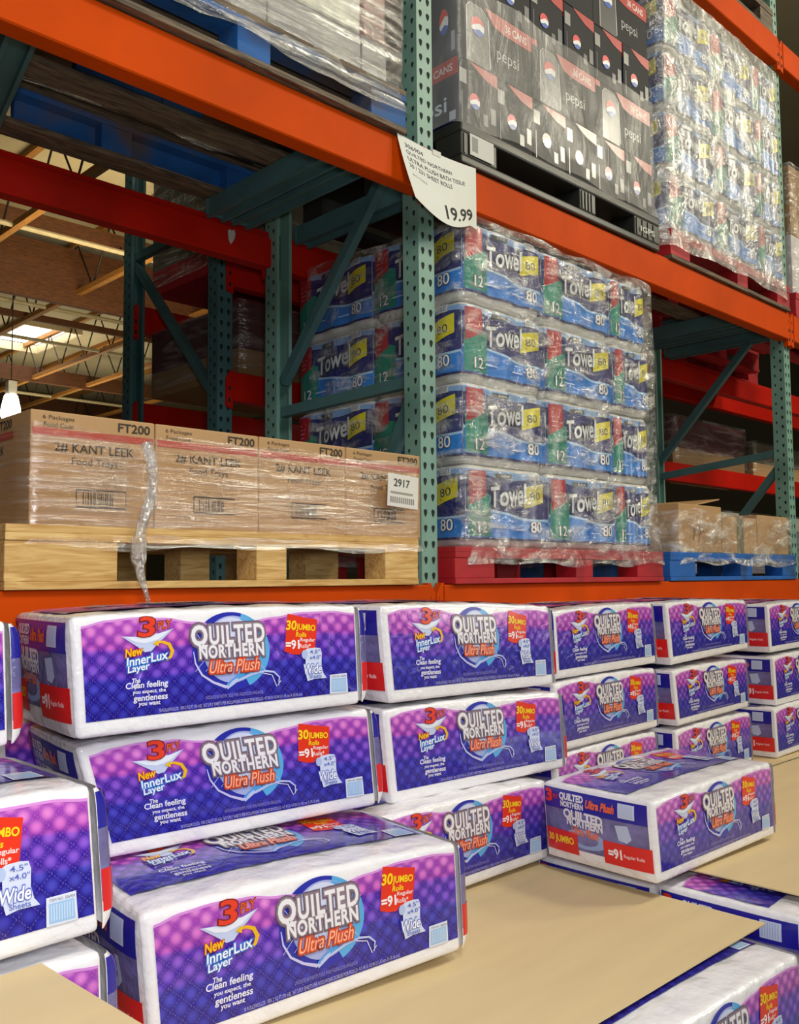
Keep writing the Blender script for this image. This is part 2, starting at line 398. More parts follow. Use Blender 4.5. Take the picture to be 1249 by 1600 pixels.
# ================================================================== PALLET RACK
def c_profile(w, d, th=.004):
    """front face towards -Y, lips at the back"""
    lip = .014
    return [(0, 0), (w, 0), (w, d), (w-lip, d), (w-lip, d-th), (w-th, d-th), (w-th, th), (th, th), (th, d-th), (lip, d-th), (lip, d), (0, d)]
def post_mesh(mb, x, y, z0, z1, m, facing=1, holes=(-1.2, 3.4), W=.073, D=.073, sidehole=True):
    pr = c_profile(W, D); n = len(pr)
    def P(a, b, z): return (x+a, y+(b if facing > 0 else D-b), z)
    vs = [P(a, b, z0) for a, b in pr]+[P(a, b, z1) for a, b in pr]
    mb.add(vs, [(i, (i+1) % n, n+(i+1) % n, n+i) for i in range(n)], m)
    tear = [(.0, -.013), (.0045, -.007), (.0075, .002), (.0075, .008), (.004, .012), (-.004, .012), (-.0075, .008), (-.0075, .002), (-.0045, -.007)]
    z = holes[0]
    while z < holes[1]:
        for cx in (.019, W-.019):
            mb.poly([P(cx+a, -.0006, z+b) for a, b in tear], HOLE)
        if sidehole:
            mb.poly([(x-.0006, y+.02+a*.8, z+.025+b*.8) for a, b in tear], HOLE)
            mb.poly([(x-.0006, y+.052+a*.6, z+b*.6) for a, b in tear], HOLE)
        z += .0508
def channel(w, h, th=.004): return [(-w/2, 0), (w/2, 0), (w/2, h), (w/2-th, h), (w/2-th, th), (-w/2+th, th), (-w/2+th, h), (-w/2, h)]

def frame(x, yf, yb, label, group, braces, z1=3.6, m=TEAL, mb_=TEALD):
    t = thing('rack_upright_frame', (x+.036, yf, -1.55), label, 'rack frame', group)
    o = Vector((x+.036, yf, -1.55))
    for y, f in ((yf, 1), (yb, -1)):
        q = MB(); post_mesh(q, x, y, -1.55, z1, m, f, (-.6, z1-.05))
        if f < 0:
            pass
        q.v = [tuple(Vector(p)-o) for p in q.v]; po = q.build('post', t)
        q = MB(); q.box((x-.02, y-.03, -1.55), (x+.095, y+.1, -1.54), m, .002); q.v = [tuple(Vector(p)-o) for p in q.v]; q.build('foot_plate', po)
    for (ya, za, yb_, zb) in braces:
        q = MB(); a = Vector((x+.036, ya, za)); b = Vector((x+.036, yb_, zb))
        q.prism([(-.019, -.016), (.019, -.016), (.019, .016), (.013, .016), (.013, -.011), (-.013, -.011), (-.013, .016), (-.019, .016)], a, b, (1, 0, 0), mb_)
        q.v = [tuple(Vector(p)-o) for p in q.v]; q.build('brace', t)
    return t

YF, YB = 2.086, 2.854
frame(2.136, YF, YB, 'teal perforated rack frame in the middle, behind the paper price sign', 'teal rack frames',
      [(YB, .76, YF+.2, 1.40), (YB, .645, YF+.05, .655), (YF+.28, .2, YF+.06, .62), (YB, -.1, YF+.05, -.1), (YB, 1.5, YF+.06, 1.52), (YB, 2.2, YF+.06, 1.6)])
frame(4.93, YF, YB, 'teal perforated rack frame at the right edge, past the clear-wrapped paper towels', 'teal rack frames',
      [(YB, .69, YF+.2, 1.30), (YB, .595, YF+.05, .665), (YF+.28, .33, YF+.05, .6), (YB, 1.5, YF+.06, 1.52), (YB, 2.2, YF+.06, 1.6)])
frame(2.136, 3.262, 4.0, 'dark teal frame of the rack row behind, seen between timber roof and red beam', 'teal rack frames',
      [(4.02, 1.52, 3.33, .78), (4.02, 1.55, 3.32, 1.55)], z1=3.0, m=TEALD)

def beam(x0, x1, yf, z0, z1, m, label, group, front=1, conn=True):
    """box beam with a stepped section and a hook plate at each end"""
    h = z1-z0; t = thing('rack_beam', ((x0+x1)/2, yf, z0), label, 'rack beam', group); o = Vector(((x0+x1)/2, yf, z0))
    s = front; pr = [(0, .004), (.004, 0), (.058, 0), (.062, .004), (.062, h-.032), (.048, h-.03), (.046, h-.002), (.044, h), (.004, h), (0, h-.004)]
    q = MB(); n = len(pr)
    vs = [(x0, yf+s*a, z0+b) for a, b in pr]+[(x1, yf+s*a, z0+b) for a, b in pr]
    q.add(vs, [(i, (i+1) % n, n+(i+1) % n, n+i) for i in range(n)]+[tuple(range(n)), tuple(range(2*n-1, n-1, -1))], m)
    q.v = [tuple(Vector(p)-o) for p in q.v]; q.build('beam_body', t, fix=True)
    if conn:
        for xe, dx in ((x0, -1), (x1, 1)):
            q = MB(); a, b = sorted((xe, xe+dx*.034)); yy = sorted((yf+s*.004, yf+s*.029))
            # a hook plate with a slanted top, wrapped round the post corner
            zt, zb_ = z1+.0, z0-.035
            out, inn = xe+dx*.034, xe
            vs = [(inn, yy[0], zb_), (out, yy[0], zb_+.01), (out, yy[0], zt-.03), (inn+dx*.012, yy[0], zt+.006), (inn, yy[0], zt+.006)]
            vs += [(p[0], yy[1], p[2]) for p in vs]
            q.add(vs, [(0, 1, 2, 3, 4), (9, 8, 7, 6, 5)]+[(i, (i+1) % 5, 5+(i+1) % 5, 5+i) for i in range(5)], m)
            for k in range(3): q.box((min(out, inn)+.012, yy[0]-.002, zb_+.03+k*.05), (min(out, inn)+.022, yy[0], zb_+.045+k*.05), HOLE if k < 2 else m)
            q.v = [tuple(Vector(p)-o) for p in q.v]; q.build('end_connector', t, fix=True)
    return t
g = 'orange front beams'
yf = YF-.031
XL, XM0, XM1, XR0, XR1 = -.62, 2.136, 2.209, 4.93, 5.003
B0, B1 = XM0+.0355, XM1-.0355
beam(XL, XM0, yf, -.165, -.018, ORANGE, 'orange rack beam at eye level under the wooden pallet of brown cartons', g)
beam(XM1, XR0, yf, -.165, -.018, ORANGE, 'orange rack beam at eye level under the red and the blue pallet', g)
beam(XR1, 7.7, yf, -.165, -.018, ORANGE, 'short bit of orange beam at eye level, at the right edge past the frame', g)
beam(XL, XM0, yf, 1.262, 1.408, ORANGE, 'orange rack beam running down from the top left corner to the price sign', g)
beam(XM1, XR0, yf, 1.262, 1.408, ORANGE, 'orange rack beam under the soda pallet, right of the price sign', g)
beam(XR1, 7.7, yf, 1.262, 1.408, ORANGE, 'orange rack beam end just right of the right-hand frame, upper shelf', g)
beam(XM1, XR0, yf, 2.80, 2.945, ORANGE, 'highest orange beam, in the top right corner above wrapped paper towels', g)
beam(XR1, 7.7, yf, 2.80, 2.945, ORANGE, 'highest orange beam past the frame, at the top right edge', g)
g = 'red rear beams'
yr = YB+.098
beam(XL, XM0, yr, 1.218, 1.362, RED, 'red rear beam with a torn white sticker, below the worn blue pallet', g, -1)
beam(XM1, XR0, yr, 1.218, 1.362, RED, 'red rear beam behind the centre frame, above the dark paper towels', g, -1)
beam(XR1, 8.2, yr, 1.218, 1.362, RED, 'red rear beam seen beyond the right frame under its diagonal brace', g, -1)
beam(XL, XM0, yr, -.165, -.018, RED, 'red rear beam of the lower shelf behind the wooden pallet', g, -1, conn=False)
beam(XM1, XR0, yr, -.165, -.018, RED, 'red rear beam of the lower shelf behind the red pallet', g, -1, conn=False)
g = 'red beams of the row behind'
beam(XM1, 4.93, 3.25, 1.245, 1.382, RED, 'upper red beam of the row behind, between two dark teal posts', g)
beam(XM1, 4.93, 3.25, .752, .877, RED, 'lower red beam of the row behind, under the wrapped brown cartons', g)
beam(XM1, 4.93, 4.05, 1.20, 1.335, RED, 'far red beam above, left of the dark teal brace in the row behind', g)
beam(XM1, 4.93, 4.05, .70, .86, RED, 'far red beam just above the brown cartons on the left', g)
beam(5.0, 9.4, 3.25, 1.245, 1.382, RED, 'upper red beam of the row behind, seen through the right frame', g)
beam(5.0, 9.4, 3.25, .66, .79, RED, 'lower red beam of the row behind, seen above the right-hand brown boxes', g)

q = MB(); pts = [(0, .02), (.012, .028), (.016, .022), (.028, .03), (.034, .016), (.03, -.004), (.02, -.022), (.012, -.03), (.004, -.012)]
q.add([(a, -.0, b) for a, b in pts]+[(a, .0012, b) for a, b in pts], [tuple(range(9)), tuple(range(17, 8, -1))]+[(i, (i+1) % 9, 9+(i+1) % 9, 9+i) for i in range(9)], mat('sticker_white', 'b9b4ae', rough=.6))
o = q.build('torn_sticker', fix=True); o.location = (1.935, yr-.0635, 1.292); tag(o, 'small torn white sticker on the red rear beam', 'sticker')

def support_bar(x, label, y0=YF+.032, y1=YB+.035, z=1.362, skew=0., w=.075, h=.072):
    t = thing('pallet_support_bar', (x, y0, z-h+.045), label, 'support bar', 'teal pallet support bars', rz=skew)
    q = MB(); q.prism([(-w/2, 0), (-w/2+.012, -.0), (-w/2+.012, .02), (w/2-.012, .02), (w/2-.012, 0), (w/2, 0), (w/2, h), (-w/2, h)], (0, .0, -.0), (0, y1-y0, 0), (0, 0, 1), TEALD)
    q.build('channel', t, fix=True)
    for yy in (0.0, y1-y0-.012):
        q = MB(); q.box((-w/2-.006, yy, .01), (w/2+.006, yy+.012, h-.002), TEALD, .002); q.build('end_bracket', t)
support_bar(1.99, 'dark teal support bar under the worn blue pallet, just left of the centre frame')
support_bar(1.88, 'second dark teal support bar beside the first, touching the blue pallet')
support_bar(2.29, 'dark teal support bar just right of the centre frame, over the paper towels')
support_bar(.865, 'teal support bar set askew in the top left corner under the upper beam', skew=-.2)
support_bar(4.70, 'dark teal support bar under the red pallet, left of the right frame')
support_bar(4.84, 'dark teal support bar against the right frame, above its diagonal brace')
support_bar(5.14, 'dark teal support bar beyond the right frame')

# ================================================================== PALLETS
def pallet(x0, y0, z0, W, D, H, top, body, label, group, bl=(.17, .11, .15), name='pallet', boards=7, bott=None, zf=.018, rail=False):
    """block pallet: deck boards across, three stringer boards, nine blocks, bottom skid boards"""
    t = thing(name, (x0+W/2, y0+D/2, z0), label, 'pallet', group); bott = bott or body
    def P(x, y, z): return (x-W/2, y-D/2, z)
    lw, mw, rw = bl
    xs = [(0, lw), (W*.56-mw/2, W*.56+mw/2), (W-rw, W)]; ys = [(0, .1), (D/2-.05, D/2+.05), (D-.1, D)]
    for a, b in ys:
        q = MB(); q.box(P(0, a, 0), P(W, b, zf), bott, .002); q.build('skid_board', t)
        q = MB(); q.box(P(0, a, H-.036), P(W, b, H-.018), body, .002); q.build('stringer_board', t)
        for c, d in xs:
            q = MB(); q.box(P(c, a+.003, zf), P(d, b-.003, H-.036), body, .003); q.build('block', t)
    if rail:
        q = MB(); q.box(P(.42, D-.05, zf), P(W, D-.02, H-.036), body, .003); q.build('stringer', t)
        q = MB(); q.box(P(.42, D*.45, zf), P(W-.5, D*.45+.03, H-.036), body, .003); q.build('stringer', t)
    n = boards; bw = D/(n*1.28-.28)
    for i in range(n):
        y = i*bw*1.28
        q = MB(); q.box(P(0, y, H-.018), P(W, min(D, y+bw), H), top, .002); q.build('deck_board', t)
    return t
YP = 2.04
pallet(.80, YP, -.016, 1.275, .86, .145, PINE, PINE, 'new pale pine pallet on the lower shelf under the brown cartons', 'pallets on the rack', bl=(.265, .10, .14))
pallet(2.245, YP, -.016, 1.30, .86, .122, REDW, REDW, 'red painted pallet under the lower stack of paper towels', 'pallets on the rack', bl=(.2, .11, .2))
pallet(3.62, YP+.01, -.016, 1.28, .86, .125, BLUEW, BLUEW, 'bright blue pallet at the right end of the lower shelf', 'pallets on the rack', bl=(.22, .12, .16))
pallet(.70, YP-.01, 1.41, 1.33, .88, .14, OLDWOOD, BLUEOLD, 'worn blue and brown pallet seen from below on the upper left shelf', 'pallets on the rack', bott=OLDWOOD, boards=6, rail=True)
pallet(3.69, YP, 1.41, 1.24, .86, .135, REDW, REDW, 'red pallet on the upper shelf under the clear-wrapped towels', 'pallets on the rack', bott=OLDWOOD)
pallet(3.0, YP+.02, 2.947, 1.9, .86, .14, OLDWOOD, OLDWOOD, 'dark pallet on the highest beam, cut by the top edge of the photo', 'pallets on the rack')
pallet(5.06, YP+.02, 1.41, 1.2, .86, .14, REDW, REDW, 'dark red pallet past the right frame on the upper shelf', 'pallets on the rack')
pallet(5.3, YP+.9, 1.365, 1.2, .34, .12, REDW, REDW, 'red pallet deep in the rack behind the right frame', 'pallets on the rack')

def plastic_pallet(x0, y0, z0, W, D, H):
    t = thing('plastic_pallet', (x0+W/2, y0+D/2, z0), 'dark grey plastic pallet under the soda cases, behind the price sign', 'pallet', 'pallets on the rack')
    def P(x, y, z): return (x-W/2, y-D/2, z)
    q = MB(); q.box(P(0, 0, H-.04), P(W, D, H), PLASTIC, .008); q.build('deck', t)
    q = MB(); q.box(P(0, 0, 0), P(W, .12, .028), PLASTIC, .006); q.box(P(0, D-.12, 0), P(W, D, .028), PLASTIC, .006); q.box(P(0, D/2-.06, 0), P(W, D/2+.06, .028), PLASTIC, .006)
    q.build('skid', t)
    for a, b in ((0, .19), (W*.58-.055, W*.58+.055), (W-.2, W)):
        for c, d in ((0, .12), (D/2-.06, D/2+.06), (D-.12, D)):
            q = MB(); q.box(P(a, c, .028), P(b, d, H-.04), PLASTIC, .006)
            for k in range(4):
                if c == 0: q.box(P(a+.012+k*(b-a-.024)/4, -.004, .034), P(a+.018+k*(b-a-.024)/4, 0, H-.046), PLASTIC)
            if c == 0 and a > W*.7:
                A = Art(q, lambda u, v, l: P(u, -.0055, v)); 
                vv, ff = glyphs('IGPS', .01); lo, hi = vv.min(0), vv.max(0)
                A.put([(a+.04+(p[0]-lo[0])/(hi[0]-lo[0])*.11, .05+(p[1]-lo[1])*.034) for p in vv], ff, ink('c9c9c0'), 0)
            q.build('block', t)
    q = MB(); q.box(P(.04, -.006, .035), P(.165, -.0045, H-.04), ink('c8c8c4', .6, 0)); q.box(P(.05, -.0066, .05), P(.08, -.006, H-.05), ink('8a8a88', .6, 0))
    q.build('paper_label', t)
plastic_pallet(2.30, YP, 1.41, 1.29, .86, .15)

# ================================================================== PAPER TOWEL PACKS
PH, PW = .283, .455
def towel_pack_mesh():
    """flexible pack, art on the front (-Y), the left side (-X); rim of white tissue at top and bottom"""
    q = MB(); W, D, H = PW, PW, PH
    NAVY, BLUE, WH = ink('141c6e'), ink('0f7fdc'), mat('towel_white', 'd9d8d2', rough=.3, var=.05, scale=10, bump=.3, bscale=20, coat=.3)
    hx, hy, hz, r = W/2-.003, D/2-.003, H/2, .03
    def shape(p):
        p = Vector((p[0]*hx, p[1]*hy, p[2]*hz))
        c = Vector([max(-h+r, min(h-r, x)) for x, h in zip(p, (hx, hy, hz))]); d = p-c
        if d.length > 0: p = c + d.normalized()*min(r, d.length*1.0 if d.length < r else r)
        k = 1-min(1, abs(p.z)/hz)**16
        return Vector((p.x + math.copysign(1, p.x)*lump(p.y)*k*(abs(p.x) > hx-r), p.y + math.copysign(1, p.y)*lump(p.x)*k*(abs(p.y) > hy-r), p.z + H/2))
    def lump(t): return .010*math.sin((t/W+.5)*3*math.pi)**2 - .006
    N = 28
    for ax, sg in ((0, -1), (0, 1), (1, -1), (1, 1), (2, -1), (2, 1)):
        vs = []; fs = []
        for i in range(N+1):
            for j in range(N+1):
                a, b = i/N*2-1, j/N*2-1; p = [0, 0, 0]; p[ax] = sg; p[(ax+1) % 3] = a; p[(ax+2) % 3] = b; vs.append(shape(p))
        for i in range(N):
            for j in range(N):
                f = (i*(N+1)+j, (i+1)*(N+1)+j, (i+1)*(N+1)+j+1, i*(N+1)+j+1); fs.append(f if sg > 0 else f[::-1])
        q.add(vs, fs, WH)
    def surf(side):
        def f(u, v, l):
            e = .0042+.0007*l; x = (u-.5)*(W-.012); z = v*H; e += lump(x)*(1-min(1, abs(z-H/2)/hz)**16)
            yy = -D/2+.003-e + max(0, (abs(x)-(W/2-.03)))**2*12 + max(0, abs(z-H/2)-(H/2-.03))**2*12
            return (x, yy, z) if side == 0 else (yy, -x, z)
        return f
    for side in (0, 1):
        A = Art(q, surf(side)); A.rows = 7
        def rect(u0, v0, u1, v1, m, l, n=10):
            us = [u0+(u1-u0)*i/n for i in range(n+1)]; A.strip([(u, v1) for u in us], [(u, v0) for u in us], m, l)
        us = [.01+.98*i/48 for i in range(49)]
        def wave(u, a, b): return a + b*math.sin(u*5.0+.6)
        A.strip([(u, .93) for u in us], [(u, .09) for u in us], NAVY, 0)
        A.strip([(u, .94) for u in us], [(u, .86+.02*math.sin(u*9)) for u in us], ink('7fa6d8'), 1)
        A.strip([(u, wave(u, .40, .05)) for u in us], [(u, .12) for u in us], BLUE, 1)
        A.strip([(u, wave(u, .42, .05)) for u in us], [(u, wave(u, .39, .05)) for u in us], ink('a9d2f2'), 2)
        A.strip([(u, .12) for u in us], [(u, .09) for u in us], ink('10175c'), 2)
        ub = [.02+.26*i/10 for i in range(11)]
        A.strip([(u, .60+.06*math.sin((u-.02)/.26*2.6)) for u in ub], [(u, .13) for u in ub], ink('0f8a74'), 3)       # teal swoosh
        ur = [.03+.18*i/10 for i in range(11)]; A.strip([(u, .92) for u in ur], [(u, .50+.12*min(1, (u-.03)/.17)) for u in ur], ink('b3202c'), 4)                        # red banner
        for k in range(4): rect(.06, .80-k*.06, .16-.012*k, .815-k*.06, ink('d98a8a'), 5, 1)
        def tx(s, cx, cy, w, h, m, l, off=0., rot=0, sh=0.):
            v, f = glyphs(s, off, 1., True); v0, _ = glyphs(s); lo, hi = v0.min(0), v0.max(0); p = (v-(lo+hi)/2)
            X = p[:, 0]*w/(hi[0]-lo[0]); Y = p[:, 1]*h/(hi[1]-lo[1]); X = X+Y*sh*.6; a = R(rot)
            A.put(list(zip(cx+X*math.cos(a)-Y*math.sin(a)*.62, cy+X*math.sin(a)*1.6+Y*math.cos(a))), f, m, l)
        tx('Towel', .50, .65, .44, .24, ink('10131c'), 5, .07, 7, .15); tx('Towel', .50, .65, .44, .24, ink('dfe4ea'), 6, .02, 7, .15)
        rect(.34, .85, .52, .91, ink('1a1a20'), 5, 2); tx('MARK', .43, .88, .14, .035, ink('e0e0e0'), 6)
        uy = [.70+.24*i/12 for i in range(13)]; A.strip([(u, .76+.08*(u-.7)/.24) for u in uy], [(u, .50+.10*(u-.7)/.24) for u in uy], ink('e0d40e'), 5)
        tx('80', .82, .665, .12, .10, ink('2a2a50'), 6, 0, 6); rect(.76, .57, .9, .585, ink('2a2a50'), 6, 1)
        rect(.76, .87, .88, .97, ink('cfd3da'), 5, 2)
        for k in range(6): rect(.77+.017*k, .885, .776+.017*k, .955, ink('55585f'), 6, 1)
        tx('12', .16, .24, .10, .13, ink('14204e'), 6, .05); tx('12', .16, .24, .10, .13, ink('f2f2f2'), 7, .01)
        tx('80', .83, .27, .13, .14, ink('14204e'), 6, .05); tx('80', .83, .27, .13, .14, ink('f2f2f2'), 7, .01)
        rect(.58, .22, .72, .235, ink('cfe6fa'), 6, 1); rect(.25, .24, .40, .255, ink('cfe6fa'), 6, 1)
    return q
tm = towel_pack_mesh().build('wrapper', None, smooth=True)
tw = thing('paper_towel_pack', (0, 0, 0), 'x', 'paper towels', 'paper towel packs'); tm.parent = tw
q = MB(); q.box((-.2, -.004, PH-.001), (.2, .004, PH+.004), mat('towel_white', 'd9d8d2'), .001); q.build('top_seam', tw)
first = True
def put_towel(x, y, z, label, rz=0., s=(1, 1, 1), group='paper towel packs of the lower stack'):
    global first
    if first:
        first = False; tw.location = (x, y, z); tw['label'] = label; tw['group'] = group; tw.rotation_euler = (0, 0, rz); tw.scale = s; return tw
    return copy_thing(tw, (x, y, z), label, group, rz, s)
lev = ['bottom layer', 'second layer up', 'third layer up', 'top layer']
for k in range(4):
    z = .107+k*PH; j = lambda: random.uniform(-.006, .006)
    nm = lev[k]
    put_towel(2.335+PW/2+j(), 2.075+PW/2+j(), z, 'blue paper towel pack at the lower stack\'s left front corner, ' + nm)
    put_towel(2.335+PW*1.5+j(), 2.075+PW/2+j(), z, 'blue paper towel pack, middle of the lower stack\'s front, ' + nm)
    put_towel(2.335+PW*2+.135+j(), 2.075+PW/2+j(), z, 'narrow paper towel pack end right on the lower stack, ' + nm, s=(.6, 1, 1))
    put_towel(2.335+PW/2+j(), 2.075+PW*1.5+j(), z, 'dark paper towel pack behind the teal diagonal brace, ' + nm)
lev = ['lowest row', 'second row up', 'third row up', 'fourth row up']
for k in range(4):
    z = 1.547+k*PH; nm = lev[k]; gg = 'paper towel packs of the upper stack'
    for i, (w, s) in enumerate(((0, 1), (1, 1), (2, .66))):
        put_towel(3.70+PW*w+PW/2*s+j(), 2.06+PW/2+j(), z, 'paper towel pack, upper right shelf, %s, %s' % (nm, ['left column', 'middle column', 'right column by the frame'][i]), s=(s, 1, 1), group=gg)

# ================================================================== SODA CASES
def soda_case(L, D, H, long):
    q = MB(); G = mat('case_dark', '202126', rough=.6, var=.1, scale=9, spec=.2); q.box((0, 0, 0), (L, D, H), G, .004)
    NV = ink('0a1434'); RD = ink('b41c22')
    A = Art(q, lambda u, v, l: (u*L, -.0008-.0004*l, v*H))
    SD = Art(q, lambda u, v, l: (-.0008-.0004*l, D*(1-u), v*H))
    def rect(A, u0, v0, u1, v1, m, l): A.poly([(u0, v0), (u1, v0), (u1, v1), (u0, v1)], m, l)
    def globe(A, cu, cv, ru, rv, l):
        def arc(a0, a1): return [(cu+ru*math.cos(R(a)), cv+rv*math.sin(R(a))) for a in range(a0, a1+1, 10)]
        A.poly(arc(0, 360), ink('e8e8ec'), l)
        A.poly(arc(15, 200)+[(cu-ru*.4, cv+rv*.1), (cu+ru*.3, cv+rv*.42)], ink('d81e2c'), l+1)
        A.poly(arc(215, 335)+[(cu+ru*.2, cv-rv*.25), (cu-ru*.45, cv-rv*.5)], ink('1c54b8'), l+1)
    def tx(A, s, cx, cy, w, h, m, l, off=0.):
        v, f = glyphs(s, off); lo, hi = v.min(0), v.max(0); p = (v-(lo+hi)/2)
        A.put(list(zip(cx+p[:, 0]*w/(hi[0]-lo[0]), cy+p[:, 1]*h/(hi[1]-lo[1]))), f, m, l)
    if long:
        A.poly([(.36, 1.), (1., 1.), (1., .74), (.62, .74), (.48, .78)], RD, 1)
        A.poly([(0, 1.), (.08, 1.), (.08, .9), (0, .9)], RD, 1)
        tx(A, '36 CANS', .78, .865, .30, .13, ink('e8dcd8'), 2, .02)
        A.line([(.12, .02), (.12, .85), (.16, .93), (.32, .93), (.40, .82), (.42, .06)], .014, ink('b4b4b8'), 2)
        A.poly([(.13, .02), (.13, .85), (.17, .915), (.32, .915), (.39, .8), (.41, .02)], ink('3a3c44'), 1)
        globe(A, .26, .62, .085, .15, 3)
        tx(A, 'pepsi', .66, .36, .30, .24, ink('a8a8ac'), 2)
    else:
        A.poly([(.3, 1.), (1., 1.), (1., .80), (.7, .84), (.45, .93)], RD, 1)
        rect(A, .02, .62, .2, .84, ink('8c8c8a'), 2)
        rect(A, .82, .2, .95, .45, ink('5c5d64'), 2); rect(A, .62, .12, .74, .3, ink('4a4b52'), 2)
        A.line([(.08, .5), (.08, .05)], .02, ink('5c5d64'), 2)
        globe(A, .4, .42, .13, .12, 3)
    rect(SD, 0, 0, 1, 1, NV, 0)
    if long:
        globe(SD, .3, .6, .1, .2, 3); globe(SD, .72, .6, .1, .2, 3); rect(SD, .88, .1, .96, .4, ink('9aa0b4'), 2)
    else:
        rect(SD, 0, .74, 1, 1, RD, 1); tx(SD, '36 CANS', .78, .87, .32, .12, ink('d8ccd0'), 2, .02)
        tx(SD, 'pepsi', .62, .30, .5, .30, ink('c8d0e0'), 2, .01); rect(SD, .9, .06, .97, .2, ink('b4bcd0'), 2)
    return q
cell, ch = .2105, .238
protoS = soda_case(cell-.003, .42, ch-.003, False).build('soda_case'); protoL = soda_case(cell*2-.003, .21, ch-.003, True).build('soda_case')
protos = {}
rows = ['bottom row', 'second row up', 'third row up', 'top row in view']
place = ['first from the left', 'second from the left', 'third from the left', 'fourth from the left', 'fifth from the left', 'last on the right']
for k in range(4):
    n = 6 if k % 2 == 0 else 3; pr = protoS if n == 6 else protoL
    for i in range(n):
        lab = 'dark 36-can soda case %s, %s, %s on the plastic pallet' % ('end' if n == 6 else 'long side', rows[k], place[i] if n == 6 else ['left', 'middle', 'right'][i])
        if n not in protos: o = pr; protos[n] = 1
        else: o = pr.copy(); C.objects.link(o)
        o.location = (2.312+i*cell*(6/n), 2.062+random.uniform(-.003, .003), 1.561+k*ch); tag(o, lab, 'soda case', 'soda cases on the plastic pallet')
    if n == 3:
        for i in range(1):
            o = pr.copy(); C.objects.link(o); o.location = (2.312, 2.062+.212, 1.561+k*ch); tag(o, 'soda case behind the left long case, %s, seen on its navy side' % rows[k], 'soda case', 'soda cases on the plastic pallet')

# ================================================================== BROWN CARTONS
def carton(L, D, H, printed=True, m=KRAFT, seed=0, tape=False):
    q = MB(); q.box((0, 0, 0), (L, D, H), m, .004)
    K = ink('33291f', .7, 0); RB = ink('b2402c', .6, 0)
    def panel(A, full=True):
        def rect(x0, y0, x1, y1, mm, l): A.poly([(x0, y0), (x1, y0), (x1, y1), (x0, y1)], mm, l)
        def tx(s, cx, cy, w, h, mm, l, off=0.):
            v, f = glyphs(s, off); lo, hi = v.min(0), v.max(0); p = v-(lo+hi)/2
            A.put(list(zip(cx+p[:, 0]*w/(hi[0]-lo[0]), cy+p[:, 1]*h/(hi[1]-lo[1]))), f, mm, l)
        rect(0.004, .205, L-.004, .222, RB, 1)
        tx('6 Packages', .065, .246, .075, .012, K, 2); tx('Food Case', .065, .230, .07, .011, K, 2)
        tx('FT200', .255, .241, .085, .022, K, 2, .02)
        tx('2# KANT LEEK', .155, .180, .20, .024, K, 2, .015); tx('Food Trays', .155, .148, .115, .022, K, 2)
        A.line([(.11, .085), (.235, .085), (.235, .045), (.11, .045), (.11, .085)], .004, K, 2)
        x = .125; rr = random.Random(seed)
        while x < .2: w = rr.choice((.0015, .003)); rect(x, .05, x+w, .08, K, 2); x += w+rr.choice((.002, .004))
    if printed:
        panel(Art(q, lambda u, v, l: (u, -.0006-.0004*l, v)))
        panel(Art(q, lambda u, v, l: (-.0006-.0004*l, D-u, v)))
    if tape: q.box((L*.4, -.0008, 0), (L*.6, -.0002, H), mat('tape_grey', '7c745c', rough=.35))
    return q
cw = .3135
pc = carton(cw-.003, .40, .262).build('food_tray_carton'); firstc = True
nth = ['leftmost, with the red band', 'second from the left', 'third from the left', 'rightmost, behind the shelf tag']
for row in range(2):
    for i in range(4):
        if row == 1 and i: continue
        o = pc if firstc else pc.copy()
        if not firstc: C.objects.link(o)
        firstc = False
        o.location = (.862+i*cw, 2.068+row*.405, .13)
        tag(o, ('brown food tray carton on the pine pallet, ' + nth[i]) if row == 0 else 'brown carton in the row behind the leftmost food tray carton', 'carton', 'brown cartons on the pine pallet')
kk = 0
for (x, w, h, d, tp, lb) in ((3.745, .40, .215, .40, False, 'brown box at the left corner of the blue pallet, film over its top'), (4.15, .36, .175, .4, True, 'low brown box in the middle of the blue pallet, grey tape down its front'), (4.515, .36, .195, .4, False, 'brown box at the right end of the blue pallet by the frame')):
    q = carton(w-.004, d, h, False, KRAFT, tape=tp)
    A = Art(q, lambda u, v, l: (u, -.0006-.0004*l, v))
    if x < 4:
        for a in (.12, .17): A.line([(a, .05), (a+.02, .09), (a+.005, .12)], .008, ink('7c5f3a', .7, 0), 1)
    o = q.build('brown_box'); o.location = (x, 2.075, .111); tag(o, lb, 'box', 'brown boxes on the blue pallet')
# open flap standing up on the corner box
q = MB(); q.box((0, 0, 0), (.36, .34, .006), KRAFT, .002, rot=Matrix.Rotation(R(-9), 3, 'Y')); o = q.build('carton_lid'); o.location = (3.80, 2.09, .333); tag(o, 'loose cardboard lid lying tilted on the left box of the blue pallet', 'lid')

# shelf tag on the film
q = MB(); q.box((0, 0, 0), (.135, .0012, .1), ink('dcdad2', .6, 0)); A = Art(q, lambda u, v, l: (u, -.0006-.0004*l, v))
v, f = glyphs('2917', .015); lo, hi = v.min(0), v.max(0); A.put([(.025+(p[0]-lo[0])/(hi[0]-lo[0])*.07, .062+(p[1]-lo[1])/(hi[1]-lo[1])*.024) for p in v], f, ink('3c3a38', .6, 0), 1)
for k in range(12): A.poly([(.012+.009*k, .012), (.012+.009*k+.004, .012), (.012+.009*k+.004, .03), (.012+.009*k, .03)], ink('77746e', .6, 0), 1)
A.poly([(.012, .04), (.11, .04), (.11, .046), (.012, .046)], ink('9a978f', .6, 0), 1)
o = q.build('shelf_tag'); o.location = (1.925, 2.022, .222); o.rotation_euler = (0, R(3), R(2)); tag(o, 'white paper tag reading 2917 on the rightmost brown carton', 'tag')

